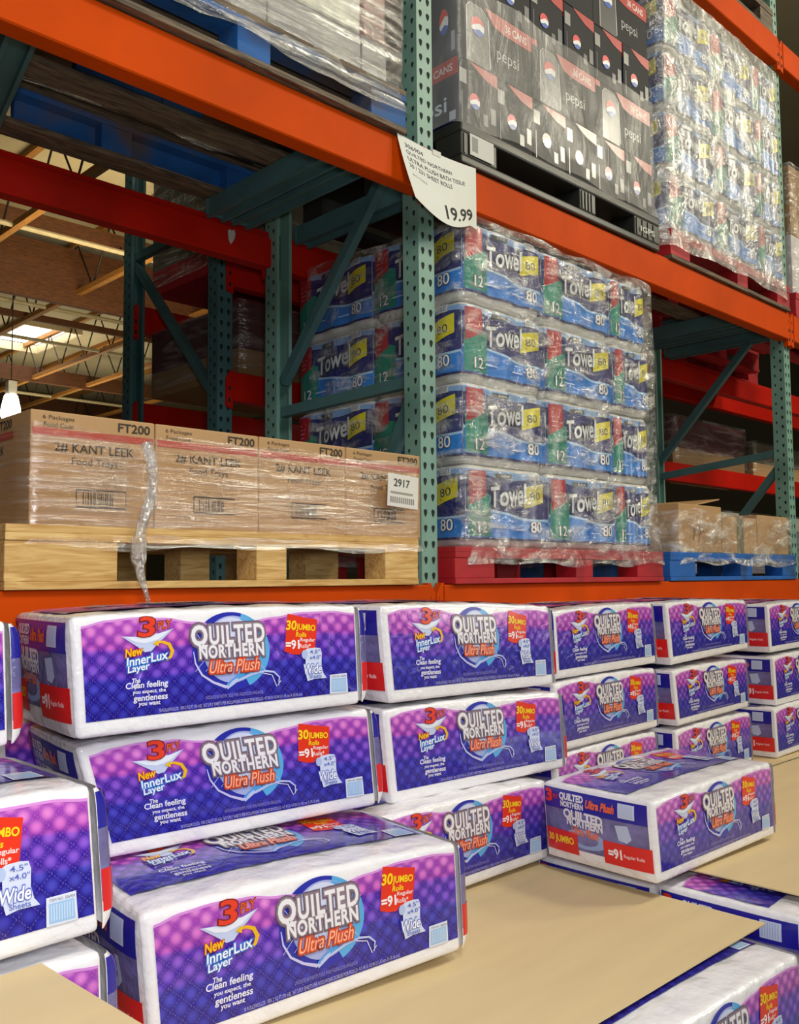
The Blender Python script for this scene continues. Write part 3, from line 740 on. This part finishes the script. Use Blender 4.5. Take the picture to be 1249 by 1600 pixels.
# ================================================================== UPPER LEFT LOAD
def goods():
    cols = [('6e7a80', 'silver grey'), ('98963a', 'yellow green'), ('c8c8b8', 'pale'), ('54603c', 'dark green'), ('7a2a24', 'dark red')]
    x = .80; i = 0
    for w, c in ((.30, 0), (.22, 3), (.20, 1), (.36, 2), (.11, 4)):
        q = MB(); q.box((0, 0, 0), (w-.004, .8, .14), mat('tray_grey', '8c8a8c', rough=.4), .004); q.box((0, 0, .14), (w-.004, .8, .5), mat('goods_'+cols[c][0], cols[c][0], rough=.35, var=.35, scale=30, stretch=(1, 1, .3)), .01)
        q.box((.01, -.002, .30), (w-.014, 0, .34), mat('tray_dark', '3c463c', rough=.5))
        o = q.build('wrapped_case'); o.location = (x, 2.075, 1.552); x += w
        tag(o, '%s wrapped case on the worn blue pallet, upper left shelf' % cols[c][1], 'case', 'wrapped cases on the worn blue pallet')
goods()

# ================================================================== STRETCH FILM
def wrap(x0, x1, y0, y1, z0, z1, m, label, nx=50, nz=24, amp=.01, rad=.05, flare=.02, lid=False, seed=0):
    q = MB(); pts = []
    def corner(cx, cy, a0):
        return [(cx+rad*math.cos(R(a0+90*i/6)), cy+rad*math.sin(R(a0+90*i/6))) for i in range(7)]
    def run(a, b, n): return [(a[0]+(b[0]-a[0])*i/n, a[1]+(b[1]-a[1])*i/n) for i in range(1, n)]
    c = [corner(x0+rad, y0+rad, 180), corner(x1-rad, y0+rad, 270), corner(x1-rad, y1-rad, 0), corner(x0+rad, y1-rad, 90)]
    for i in range(4):
        pts += c[i]; pts += run(c[i][-1], c[(i+1) % 4][0], nx if i % 2 == 0 else nx//2)
    n = len(pts); vs = []; fs = []; cx, cy = (x0+x1)/2, (y0+y1)/2
    for k in range(nz+1):
        t = k/nz; z = z0+(z1-z0)*t
        for i, (x, y) in enumerate(pts):
            dx, dy = x-cx, y-cy; l = math.hypot(dx, dy)
            w = noise.noise(Vector((x*6+seed, y*6, z*5)))*amp + noise.noise(Vector((x*22+seed, y*22, z*9)))*amp*.5 + flare*max(0, .12-t)/.12
            top = 0 if not lid else -max(0, t-.9)/.1*.03
            vs.append((x+dx/l*(w+top), y+dy/l*(w+top), z+(noise.noise(Vector((x*4, y*4, seed)))*.03 if k in (0, nz) else 0)))
    for k in range(nz):
        for i in range(n): fs.append((k*n+i, k*n+(i+1) % n, (k+1)*n+(i+1) % n, (k+1)*n+i))
    q.add(vs, fs, m); o = q.build('stretch_wrap', smooth=True); tag(o, label, 'plastic wrap', 'stretch film round the loads'); return o
wrap(2.305, 3.56, 2.045, 2.905, .05, 1.243, FILM_P, 'clear stretch film round the lower stack of paper towels', seed=1)
wrap(2.295, 3.59, 2.035, 2.6, 1.545, 2.06, FILM_S, 'grey-clear stretch film round the two lowest rows of soda cases', seed=2, amp=.005)
wrap(3.665, 4.905, 2.035, 2.6, 1.46, 2.70, FILM_W, 'shiny clear stretch film round the upper right paper towels', seed=3, amp=.012, rad=.08)
wo = wrap(.835, 2.120, 2.045, 2.60, .085, .362, FILM_C, 'clear stretch film with pulled creases round the brown cartons', seed=4, amp=.006)
wrap(3.70, 4.905, 2.05, 2.6, .06, .30, FILM_P, 'clear stretch film round the brown boxes on the blue pallet', seed=5, amp=.01)
wrap(.775, 2.045, 2.03, 2.62, 1.47, 2.05, FILM_U, 'silvery stretch film round the load on the worn blue pallet', seed=6, amp=.012)
q = MB(); pts = []; rr = []
for i in range(40):
    t = i/39; pts.append((1.125+.015*math.sin(t*7)-.02*max(0, t-.55)+.06*max(0, t-.8), 2.022-.006*math.sin(t*9), .335-.40*t)); rr.append((.0125+.0022*noise.noise(Vector((i*.9, 3, 1))))*(1.45 if .58 < t < .72 else 1)*(1 if t < .72 else max(.3, 1-(t-.72)*2.6)))
q.tube(pts, rr, TAIL, 10); q.build('loose_end', wo, smooth=True); wo.children[0]['label'] = 'twisted loose tail of film hanging over the pallet'

# ================================================================== PRICE SIGN
def price_sign():
    W, H = .378, .216
    t = thing('price_sign', (1.998, 2.0535, 1.192), 'white paper price sign reading 19.99, curled at its lower left, on the upper beam', 'sign')
    def S(u, v, l=0):                     # u across, v up; the lower left corner curls off the beam
        c = max(0, (1-u)*1.0-.0)*max(0, 1-v); yy = -.012-.05*c**1.3 - .02*math.sin(u*math.pi)*(1-v)
        x = u*W + .03*(1-v)*(1-u)*1.0; z = v*H*(1.0) - .05*math.sin(min(1, u*1.15)*math.pi)*(1-v)**1.2*.9 + .012*math.sin(u*math.pi)*v*-.8
        return (x, yy-.0007*l, z)
    q = MB(); A = Art(q, S); N = 22
    P = [(i/N, j/12) for i in range(N+1) for j in range(13)]; n = 13
    fs = [(i*n+j, (i+1)*n+j, (i+1)*n+j+1, i*n+j+1) for i in range(N) for j in range(12)]
    A.put(P, fs, mat('paper_white', 'dddfd8', rough=.7, var=.02), 0)
    K = ink('2c2c2e', .8, 0)
    def tx(s, u0, cy, w, h, m, l, off=0.):
        v, f = glyphs(s, off); lo, hi = v.min(0), v.max(0)
        A.put([(u0+(p[0]-lo[0])/(hi[0]-lo[0])*w, cy+((p[1]-lo[1])/(hi[1]-lo[1])-.5)*h) for p in v], f, m, l)
    tx('306904', .07, .875, .22, .062, K, 1)
    tx('QUILTED NORTHERN', .07, .775, .58, .062, K, 1)
    tx('ULTRA PLUSH BATH TISSUE', .07, .675, .76, .062, K, 1)
    tx('30 / 231 SHEET ROLLS', .07, .575, .56, .062, K, 1)
    tx('BATH TISSUE', .08, .44, .18, .03, ink('9a9a9a', .8, 0), 1)
    tx('19.99', .46, .175, .46, .19, K, 1, .02)
    q.build('paper', t, smooth=True)
    q = MB(); q.box((.16, -.016, .196), (.20, -.004, .214), mat('tape_clear', 'c9c9c0', rough=.2), .002); q.build('tape', t)
price_sign()

# ================================================================== TISSUE PACKS
TW, TD, TH = .62, .36, .2265
def front_y(x, z):
    r = .010; e = max(0, abs(x-TW/2)-(TW/2-r)), max(0, abs(z-TH/2)-(TH/2-r)); k = min(r, math.hypot(*e))
    y = r-math.sqrt(max(0, r*r-k*k))
    return y - .0035*math.sin(math.pi*min(1, max(0, x/TW)))*math.sin(math.pi*min(1, max(0, z/TH)))
# drawing sheet frame: the label as drawn, four corners of the pack face
SHEET = homography([(40, 50), (1165, -6), (1190, 393), (75, 530)], [(0, TH), (TW, TH), (TW, 0), (0, 0)])
INV = np.linalg.inv(SHEET)
def draw_face(q, mapxz, small=True):
    """the printed label; mapxz(x, z, layer) puts it on the front or, laid back, on the top"""
    A = Art(q, lambda u, v, l: mapxz(*hap(SHEET, u, v), l)); A.uvmap = lambda u, v: hap(SHEET, u, v)
    M = Art(q, lambda x, z, l: mapxz(x, z, l)); M.uvmap = lambda x, z: (x, z)
    # quilted panel, its top edge swooping down behind the emblem
    ks = [(.028, .90), (.10, .935), (.18, .945), (.28, .925), (.38, .875), (.46, .84), (.56, .845), (.66, .885), (.78, .925), (.90, .93), (.988, .905)]
    nx, nz = 56, 22; P = []
    for i in range(nx+1):
        u = .028+(.988-.028)*i/nx
        for a, b in zip(ks, ks[1:]):
            if a[0] <= u <= b[0]+1e-6: t = (u-a[0])/(b[0]-a[0]); t = t*t*(3-2*t); top = a[1]+(b[1]-a[1])*t
        for j in range(nz+1): P.append((u*TW, (.135+(top-.135)*j/nz)*TH))
    n = nz+1
    M.put(P, [(i*n+j, (i+1)*n+j, (i+1)*n+j+1, i*n+j+1) for i in range(nx) for j in range(nz)], QUILT, 1, True)
    rim = P[nz::n]
    M.strip([(x, z+.0045) for x, z in rim], rim, ink('d88fdc'), 2)
    # narrow purple return of the print left of the white corner strip
    # emblem
    cx, cy = 668, 187
    A.disc(cx, cy, 152, 152, ink('2a2fa8'), 2, n=60); A.disc(cx, cy, 152, 152, ink('57a8e0'), 3, -75, 60, .76, 30)
    A.disc(cx+6, cy-8, 116, 130, ink('a4aee2'), 3, n=48); A.disc(cx, cy-36, 88, 96, ink('d0d6f2'), 4, n=40)
    for k in range(-2, 3): A.line([(cx+k*40-60, cy-70), (cx+k*40+60, cy+80)], 2, ink('b9c2ea'), 5); A.line([(cx+k*40+60, cy-70), (cx+k*40-60, cy+80)], 2, ink('b9c2ea'), 5)
    A.line([(520, 190), (528, 235), (555, 280), (600, 308), (652, 326)], [3, 6, 8, 9, 12], ink('c8c4ee'), 5)
    A.line([(652, 328), (690, 300), (750, 275), (800, 262), (838, 266), (860, 286), (858, 318)], [16, 14, 10, 8, 7, 6, 3], ink('b9c4f0'), 5)
    A.line([(655, 318), (700, 284), (750, 264), (800, 258)], [10, 18, 14, 4], ink('4f9ade'), 5)
    A.line([(790, 270), (830, 278), (850, 322), (866, 300)], [3, 3, 3, 3], ink('e0e2f8'), 6)
    # emblem lettering, each word on its rim
    def word(s, x, y, w, h, rim1, face, o1, o2, rot=4, sh=0., L=6, rim0=None, o0=0., sp=1.):
        if rim0: A.text(s, x, y, w, h, rim0, L, o0, rot, sh, sp)
        A.text(s, x, y, w, h, rim1, L+1, o1, rot, sh, sp); A.text(s, x, y, w, h, face, L+2, o2, rot, sh, sp)
    GR, LW = ink('6a5a6c'), ink('e9e7ee')
    word('Q', 541, 134, 58, 88, ink('8d7a86'), LW, .10, .04, 4, 0, 6, GR, .15)
    word('UILTED', 688, 120, 214, 68, ink('8d7a86'), LW, .10, .03, 4, 0, 6, GR, .15, 1.14)
    word('NORTHERN', 668, 184, 252, 48, ink('8d7a86'), LW, .11, .035, 4, 0, 6, GR, .17, 1.1)
    word('Ultra Plush', 680, 242, 196, 46, ink('d9522e'), ink('f8b79a'), .09, .0, 5, .25, 9, ink('8a3430'), .13)
    # three-ply tissue
    A.poly([(238, 128), (300, 130), (330, 118), (384, 118), (441, 99), (402, 138), (384, 152), (356, 186), (330, 190), (300, 168)], ink('c2cdee'), 4)
    A.poly([(252, 130), (300, 131), (345, 128), (428, 106), (380, 142), (330, 156), (290, 150)], ink('e4e9f8'), 5)
    word('3', 336, 92, 58, 74, ink('7a1f1c'), ink('e2402a'), .05, .02, 0, .1, 7)
    word('PLY', 404, 84, 52, 30, ink('7a2c1a'), ink('e2602a'), .06, .01, 10, .25, 7)
    A.line([(368, 158), (396, 150), (424, 160), (437, 186), (430, 208), (414, 222)], [3, 10, 14, 15, 12, 8], ink('eab61e'), 6)
    A.poly([(360, 156), (384, 142), (382, 168)], ink('eab61e'), 7)
    word('New', 286, 188, 66, 32, ink('c8381c'), ink('f2c41e'), .08, .02, 10, .2, 8)
    word('InnerLux', 338, 214, 160, 33, ink('2f7ed2'), ink('f0f2fa'), .085, .015, 11, .2, 8)
    word('Layer', 304, 253, 84, 34, ink('2f7ed2'), ink('f0f2fa'), .085, .015, 11, .2, 10)
    Wt = ink('e8e6f6')
    for s, x, y, w, h in (('The', 298, 300, 32, 18), ('Clean feeling', 340, 318, 164, 30), ('you expect, the', 350, 342, 128, 18), ('gentleness', 356, 367, 132, 30), ('you want', 352, 390, 84, 18)):
        A.text(s, x, y, w, h, Wt, 4, .022, 5, .12)
    # red roll-count badge and the roll beside it
    A.poly([(890, 36), (950, 48), (1008, 56), (1004, 120), (1000, 170), (950, 184), (940, 198), (908, 196), (878, 186), (884, 110)], ink('e0341c'), 4)
    A.text('30', 905, 82, 38, 36, ink('f6d21e'), 5, .03, 0, .08); A.text('JUMBO', 962, 92, 74, 30, ink('f6d21e'), 5, .03, -3)
    A.text('Rolls', 944, 118, 40, 18, ink('f6d21e'), 5, .02, 0, .1); A.text('=91', 910, 158, 52, 34, ink('f4ecf0'), 5, .03, 2)
    A.text('Regular', 970, 140, 58, 18, ink('f4dce0'), 5, .015); A.text('Rolls*', 960, 162, 44, 17, ink('f4dce0'), 5, .015)
    A.poly([(952, 186), (970, 172), (1000, 168), (1020, 170), (1026, 190), (1026, 236), (1034, 268), (1048, 288), (1000, 292), (972, 302), (964, 270), (962, 214), (950, 208)], ink('cfd8f2'), 6)
    A.disc(958, 196, 12, 18, ink('aebfe8'), 7); 
    A.text('4.5"', 998, 184, 40, 15, ink('5566b8'), 8, .01, 4); A.text('x4.0"', 1000, 206, 46, 15, ink('5566b8'), 8, .01, 4)
    word('Wide', 990, 252, 72, 36, ink('5a6cc0'), ink('eef0fa'), .08, .02, 5, .15, 7); A.text('Sheets', 1002, 281, 48, 15, ink('5566b8'), 8, .01, 5)
    A.poly([(1062, 276), (1130, 268), (1136, 345), (1064, 352)], ink('dfe4f4'), 4); A.poly([(1068, 292), (1126, 286), (1130, 340), (1070, 345)], ink('9fc4ea'), 5)
    for k in range(9): A.poly([(1072+6*k, 296-.5*k), (1074.5+6*k, 296-.5*k), (1076+6*k, 338-.5*k), (1073.5+6*k, 338-.5*k)], ink('c8dcf4'), 6)
    A.text('ITEM NO. 306904', 1098, 281, 58, 8, ink('5a5f84'), 6, 0, 5)
    if small:
        g = ink('8d88d0'); A.text('UNSCENTED BATHROOM TISSUE  PAPEL HIGIENICO SIN FRAGANCIA', 684, 356, 228, 13, g, 4, .0, 6)
        A.text('30 ROLLS/ROLLOS  1001.2 SQ FT (93 m2)  267 2-PLY SHEETS PER ROLL/HOJAS DOBLES POR ROLLO  4.5 IN X 4.0 IN (11.43 cm X 10.16 cm)', 672, 386, 566, 17, ink('b6b2e2'), 4, .0, 6.4)

def pack_wrapper(warp=None, seed=0):
    q = MB(); r = .010; hx, hy, hz = TW/2, TD/2, TH/2
    def shape(p):
        p = Vector((p[0]*hx, p[1]*hy, p[2]*hz))
        c = Vector([max(-h+r, min(h-r, x)) for x, h in zip(p, (hx, hy, hz))]); d = p-c
        n = d.normalized() if d.length > 1e-9 else Vector((0, 0, 0)); p2 = c+n*min(r, max(abs(x) for x in d)) if d.length > 0 else p
        x, z = p2.x+hx, p2.z+hz; front = -p[1]/hy
        bul = .0035*math.sin(math.pi*min(1, max(0, x/TW)))*math.sin(math.pi*min(1, max(0, z/TH)))
        y = p2.y - (bul if front > .99 else 0)
        if p[2]/hz > .99: z += .004*abs(math.sin(x/TW*5*math.pi))*abs(math.sin((y/TD+.5)*3*math.pi)) + .0025*noise.noise(Vector((x*30+seed, y*30, 2)))
        return Vector((x, y+hy, z))
    NX, NY, NZ = 50, 26, 22
    for ax, sg, na, nb in ((0, -1, NY, NZ), (0, 1, NY, NZ), (1, -1, NZ, NX), (1, 1, NZ, NX), (2, -1, NX, NY), (2, 1, NX, NY)):
        vs = []; fs = []
        def gp(i, n):                     # denser towards the rounded edges
            t = i/n; return 1.04*(t*2-1) if abs(t*2-1) < .0 else (math.sin((t-.5)*math.pi*.86)/math.sin(.43*math.pi))
        for i in range(na+1):
            for j in range(nb+1):
                p = [0, 0, 0]; p[ax] = sg; p[(ax+1) % 3] = gp(i, na); p[(ax+2) % 3] = gp(j, nb); vs.append(shape(p))
        for i in range(na):
            for j in range(nb):
                f = (i*(nb+1)+j, (i+1)*(nb+1)+j, (i+1)*(nb+1)+j+1, i*(nb+1)+j+1); fs.append(f if sg > 0 else f[::-1])
        q.add(vs, fs, WHITE)
    EPS = .00055
    draw_face(q, lambda x, z, l: (x, front_y(x, z)-.0006-EPS*l, z))
    def top_map(x, z, l):
        y = .05+z/TH*(TD-.08)
        return (x, y, TH+.0048+.0004*l - max(0, abs(x-TW/2)-(TW/2-.03))*.15)
    draw_face(q, top_map, False)
    return q
def pack_end(side):
    """pillowed see-through end: navy header band with the name, rolls behind clear film, two red boxes below"""
    q = MB(); amp = .016 if side < 0 else .032
    def pil(d, z):
        a, b = 2*d/TD-1, 2*z/TH-1
        return amp*max(0, 1-abs(a)**(3 if side < 0 else 18))**.6*max(0, 1-abs(b)**(4 if side < 0 else 8))**.6
    def fm(d, z, l):                      # d runs left to right as one faces that end
        k = pil(d, z)+.0012+.0006*l
        return (-k, TD-d, z) if side < 0 else (TW+k, d, z)
    A = Art(q, fm); n, m_ = 26, 18
    def grid(d0, z0, d1, z1, m, l, nx=n, nz=8):
        ds = [d0+(d1-d0)*(i/nx if side < 0 else (i/nx)**2.2) for i in range(nx+1)]
        P = [(d, z0+(z1-z0)*j/nz) for d in ds for j in range(nz+1)]
        A.put(P, [(i*(nz+1)+j, (i+1)*(nz+1)+j, (i+1)*(nz+1)+j+1, i*(nz+1)+j+1) for i in range(nx) for j in range(nz)], m, l)
    e0, e1 = (.006, TD-.012) if side < 0 else (.0004, TD-.006)
    NV = ink('1c1a96')
    ROLL = mat('rolls_behind_film', '6c68a0', rough=.2, var=.45, scale=16, bump=.6, bscale=26, coat=.6)
    grid(.0004, .004, TD-.002, TH-.004, WHITE, 0, 26, 18)
    grid(e0, TH*.20, e1, TH*.72, ROLL, 1); grid(e0, TH*.70, e1, TH*.955, NV, 2)
    grid(e0, TH*.13, TD*.34, TH*.42, ink('d81c20'), 3, 16, 6); grid(TD*.58, TH*.13, TD*.985, TH*.42, ink('d81c20'), 3, 8, 6)
    def tx(s, cd, cz, w, h, m, l, off=0., rot=0, sh=0.):
        v, f = glyphs(s, off); v0, _ = glyphs(s); lo, hi = v0.min(0), v0.max(0); p = v-(lo+hi)/2
        X = p[:, 0]*w/(hi[0]-lo[0]); Y = p[:, 1]*h/(hi[1]-lo[1]); X = X+Y*sh; a = R(rot)
        A.put(list(zip(cd+X*math.cos(a)-Y*math.sin(a), cz+X*math.sin(a)+Y*math.cos(a))), f, m, l)
    LW = ink('e4e2ee')
    tx('3', .026, TH*.85, .022, .034, ink('d8341e'), 4, .05); tx('PLY', .052, TH*.85, .018, .012, ink('d8341e'), 4, .03)
    tx('QUILTED', .108, TH*.865, .082, .022, LW, 4, .05); tx('NORTHERN', .110, TH*.775, .078, .016, LW, 4, .04)
    tx('Ultra Plush', .205, TH*.83, .092, .022, ink('e8663a'), 4, .05, 0, .2)
    tx('QUILTED', .145, TH*.64, .13, .030, LW, 3, .05, -2); tx('NORTHERN', .15, TH*.56, .12, .024, LW, 3, .04, -2)
    tx('Ultra Plush', .15, TH*.45, .09, .022, ink('e0704e'), 3, .04, -2, .2)
    A.disc(.15, TH*.36, .07, .028, ink('8ea6d8'), 2, 0, 360, .6)
    A.poly([(.25, TH*.64), (.29, TH*.66), (.30, TH*.5), (.285, TH*.44), (.26, TH*.46)], ink('b8c4e4'), 3)
    tx('30 JUMBO', .062, TH*.285, .092, .026, ink('f2ce1e'), 4, .03); tx('=91', .245, TH*.28, .040, .026, ink('f2e8ec'), 4, .04); tx('Regular Rolls', .303, TH*.27, .06, .012, ink('f2dce0'), 4, .01)
    q.lab = MB(); A.mb = q.lab
    grid(.262, TH*.745, .312, TH*.925, ink('ccd4ee'), 3, 4, 3)
    for k in range(7): grid(.267+.006*k, TH*.76, .2695+.006*k, TH*.91, ink('a8b8dc'), 4, 1, 2)
    return q
W0 = pack_wrapper(); W0.swell(); E0, E1 = pack_end(-1), pack_end(1)
base_meshes = []
proto = thing('toilet_paper_pack', (0, 0, 0), 'x', 'toilet paper', 'toilet paper multipacks')
wo_ = W0.build('wrapper', proto, smooth=False)
for p in wo_.data.polygons: p.use_smooth = p.material_index == 0 or wo_.data.materials[p.material_index] in (WHITE, QUILT)
eo = E0.build('end_panel', proto, smooth=True); eo2 = E1.build('end_panel', proto, smooth=True)
E0.lab.build('barcode_label', eo); E1.lab.build('barcode_label', eo2)
def smoothfix(o): pass
firstp = True
def put_pack(loc, yaw, s, label, off=None, group='toilet paper multipacks'):
    global firstp
    sc = (s, s, s)
    if firstp:
        firstp = False; p = proto; p.location = loc; p.rotation_euler = (0, 0, R(yaw)); p.scale = sc; p['label'] = label; p['group'] = group
    else:
        p = copy_thing(proto, loc, label, group, R(yaw), sc)
    if off:                               # a soft pack squeezed by its neighbours: shift its face corners a little
        o = {k: off.get(k, (0, 0)) for k in ((0, 0), (1, 0), (0, 1), (1, 1))}
        for ch in p.children_recursive:
            me = ch.data.copy(); ch.data = me
            co = np.empty(len(me.vertices)*3); me.vertices.foreach_get('co', co); co = co.reshape(-1, 3)
            u = np.clip(co[:, 0]/TW, 0, 1); v = np.clip(co[:, 2]/TH, 0, 1)
            for (a, b), (dx, dz) in o.items():
                w = (u if a else 1-u)*(v if b else 1-v); co[:, 0] += w*dx; co[:, 2] += w*dz
            me.vertices.foreach_set('co', co.ravel()); me.update()
    return p
def raw(l, s): return tuple(x*s for x in l)
put_pack(raw((.770, 1.634, -.284), .97), -7.6, .97, 'toilet paper pack on top of the nearest tall stack, bare orange beam above it', {(0, 1): (-.009, -.006), (1, 1): (-.004, 0), (0, 0): (.007, -.001), (1, 0): (.006, .012)})
put_pack(raw((.823, 1.664, -.518), .97), -9.4, .97, 'second toilet paper pack down in the nearest tall stack, narrowing at its base', {(0, 1): (-.023, -.008), (1, 1): (-.004, .003), (0, 0): (.021, .003), (1, 0): (.007, .004)})
put_pack((.760, 1.342, -.7415), -7.5, 1.012, 'toilet paper pack in front alone on the cardboard sheet, its whole top showing', {(0, 1): (-.004, .004), (1, 1): (.001, -.003), (0, 0): (.001, -.003), (1, 0): (0, .010)})
put_pack(raw((1.551, 1.639, -.300), .97), -2.7, .97, 'toilet paper pack on top of the second stack, below the teal post', {(0, 1): (-.005, .017), (1, 1): (-.002, -.007), (0, 0): (.005, .004), (1, 0): (.002, -.012)})
put_pack(raw((1.567, 1.650, -.540), .97), -5.6, .97, 'middle toilet paper pack of the second stack', {(0, 1): (-.005, .007), (1, 1): (-.001, -.008), (0, 0): (.006, .002), (1, 0): (.001, -.004)})
put_pack(raw((1.452, 1.586, -.764), .97), -2.2, .97, 'lowest toilet paper pack of the second stack, resting on the big cardboard sheet', {(1, 1): (.003, -.007), (1, 0): (-.002, .004)})
put_pack(raw((2.510, 1.849, -.330), .93), 0, .93, 'toilet paper pack on top of the third stack', {(1, 1): (-.006, .008), (1, 0): (.005, -.002)})
put_pack((2.325, 1.712, -.524), 0, .93, 'middle toilet paper pack of the third stack, above the turned-end pack')
put_pack((2.325, 1.715, -.74), 0, .93, 'lowest toilet paper pack of the third stack, mostly hidden behind the pack showing its end')
put_pack((1.940, 1.158, -.7025), -3.0, .927*.957, 'toilet paper pack showing its see-through end with two red boxes, right of centre', {(0, 1): (-.003, -.008), (0, 0): (.002, .003), (1, 1): (.001, .004), (1, 0): (.001, .004)})
put_pack(raw((3.273, 1.871, -.330), .915), -1.9, .915, 'toilet paper pack on top of the fourth stack from the left', {(0, 1): (-.007, .010), (1, 1): (-.001, .001), (0, 0): (.007, -.009), (1, 0): (.001, .009)})
put_pack(raw((3.282, 1.855, -.576), .915), .7, .915, 'second toilet paper pack down in the fourth stack', {(0, 1): (-.007, -.005), (0, 0): (.008, .005), (1, 1): (-.001, -.006), (1, 0): (.002, .006)})
put_pack((3.01, 1.70, -.74), 0, .915, 'lowest toilet paper pack of the fourth stack, peeping out behind the turned-end pack')
put_pack((3.833, 1.727, -.317), 0, .90, 'toilet paper pack on top of the last stack at the right edge')
put_pack((3.84, 1.715, -.535), 0, .90, 'middle toilet paper pack of the last stack, cut by the right edge')
put_pack((3.80, 1.70, -.742), 0, .90, 'lowest toilet paper pack of the last stack, above the far cardboard sheet')
put_pack(raw((.044, 1.337, -.528), .97), -.6, .97, 'big toilet paper pack cut by the left edge, on the left cardboard sheet', {(1, 1): (-.004, 0), (1, 0): (.004, 0)})
put_pack((.060, 1.292, -.750), 0, .97, 'toilet paper pack under the left cardboard sheet, only its right end showing')
put_pack((-.055, .92, -.752), 0, .97, 'nearest pack under the left cardboard sheet, bottom left corner')
put_pack((.035, 1.60, -.285), 0, .97, 'toilet paper pack end peeking in at the left edge, level with the top row')
put_pack((.785, 2.01, -.505), 0, .97, 'toilet paper pack set back in the dark gap left of the nearest stack')
put_pack((1.335, .855, -.984), -2, .97, 'toilet paper pack in the bottom right corner under the edge of the big sheet')
put_pack((2.035, 1.215, -.940), 0, .95, 'toilet paper pack end below the turned-end pack, navy strip showing')
put_pack((2.045, .865, -.940), 0, .95, 'toilet paper pack whose end reads along the gap between the two cardboard sheets')

def sheet(x0, x1, y0, y1, z, label, rz=0, pin=(0, 0)):
    q = MB(); n = 24
    for k, zz in enumerate((0, -.003)):
        vs = []
        for i in range(n+1):
            for j in range(n+1):
                x = x0+(x1-x0)*i/n; y = y0+(y1-y0)*j/n; vs.append((x, y, zz+.0012*noise.noise(Vector((x*3, y*3, z)))))
        fs = [(i*(n+1)+j, (i+1)*(n+1)+j, (i+1)*(n+1)+j+1, i*(n+1)+j+1) for i in range(n) for j in range(n)]
        q.add(vs, fs if k == 0 else [f[::-1] for f in fs], BOARD)
    N1 = (n+1)**2; per = [i*(n+1) for i in range(n+1)]+[n*(n+1)+j for j in range(1, n+1)]+[i*(n+1)+n for i in range(n-1, -1, -1)]+[j for j in range(n-1, 0, -1)]
    k = len(per); base = q.f[:]
    q.f += [(per[i], N1+per[i], N1+per[(i+1) % k], per[(i+1) % k]) for i in range(k)]; q.m += [0]*k
    q.v = [(a-pin[0], b-pin[1], c) for a, b, c in q.v]
    o = q.build('cardboard_sheet', fix=True); o.location = (pin[0], pin[1], z); o.rotation_euler = (0, 0, rz); tag(o, label, 'cardboard', 'cardboard slip sheets')
sheet(.70, 2.005, .935, 1.60, -.7435, 'large tan cardboard sheet across the front, the lone pack standing on it')
sheet(2.115, 4.1, .5, 1.56, -.7045, 'tan cardboard sheet on the right, under the turned-end pack')
sheet(-.4, .565, .6, 1.285, -.5165, 'tan cardboard sheet in the bottom left corner, under the big cut-off pack', R(2), (.565, 1.285))
sheet(2.22, 4.6, 1.66, 2.05, -.7435, 'far cardboard sheet under the third to last stacks, almost hidden')

# ================================================================== THINGS IN THE ROW BEHIND
def block_load(x0, y0, z0, w, d, parts, label, group='wrapped loads of the row behind'):
    t = thing('wrapped_load', (x0, y0, z0), label, 'load', group); z = 0
    for name, h, m in parts:
        q = MB(); q.box((0, 0, z), (w, d, z+h), m, .006); q.build(name, t); z += h
    q = MB(); h = z
    vs = []; fs = []; n = 24
    ring = [(-.01, -.012), (w+.01, -.012), (w+.01, d+.01), (-.01, d+.01)]
    P = []
    for (a, b), (c, e) in zip(ring, ring[1:]+ring[:1]):
        for i in range(12): P.append((a+(c-a)*i/12, b+(e-b)*i/12))
    for k in range(9):
        for x, y in P: u = noise.noise(Vector((x*20, y*20, k*.9)))*.006; vs.append((x+u, y-u, .03+(h-.02)*k/8))
    L = len(P)
    for k in range(8):
        for i in range(L): fs.append((k*L+i, k*L+(i+1) % L, (k+1)*L+(i+1) % L, (k+1)*L+i))
    q.add(vs, fs, FILM_B); q.build('film', t, smooth=True)
    return t
MAROON = mat('maroon_case', '4c2024', rough=.5, var=.2); GREYC = mat('grey_case', '55503c', rough=.6, var=.25, scale=8)
block_load(2.27, 3.30, .882, 1.0, .74, (('lower_cartons', .12, KRAFTD), ('upper_cases', .20, MAROON)), 'film-wrapped maroon and brown cases behind the centre frame on the second row')
block_load(2.27, 3.30, 1.385, 1.1, .74, (('red_pallet', .12, REDW), ('grey_cases', .5, GREYC)), 'grey load on a red pallet, upper shelf of the row behind')
block_load(5.9, 3.30, .795, 1.1, .74, (('lower_cartons', .12, KRAFTD), ('upper_cases', .22, MAROON)), 'brown and maroon cases seen through the right frame, row behind', )
block_load(7.15, 3.30, .795, 1.0, .74, (('lower_cartons', .11, KRAFT), ('upper_cases', .16, GREYC)), 'brown load at the back, left of the right frame\'s post')
block_load(5.5, 3.0, .02, 1.9, .2, (('crate', .32, mat('crate_grey', '6a6674', rough=.6)), ('paper_sacks', .1, mat('sack_pale', 'b6ae9a', rough=.8, var=.3, scale=20))), 'pale sacks on a grey crate behind the right-hand brown boxes')
block_load(3.2, 2.10, 3.09, 1.6, .5, (('dark_cases', .3, mat('dark_case', '2e2a28', rough=.4, var=.4, scale=20)), ('pale_cases', .2, mat('pale_case', 'a8a89c', rough=.5, var=.4, scale=20))), 'dark wrapped load on the highest beam, top right corner')
block_load(5.12, 2.10, 1.552, 1.1, .5, (('pale_case', .35, mat('white_case', 'bcb6b8', rough=.6)), ('brown_case', .4, KRAFTD)), 'pale and brown cases just past the right frame, upper shelf')

# drop helper prototypes that were only templates
for o in list(bpy.data.objects):
    if o.get('label') == 'x': print('UNUSED PROTO', o.name)
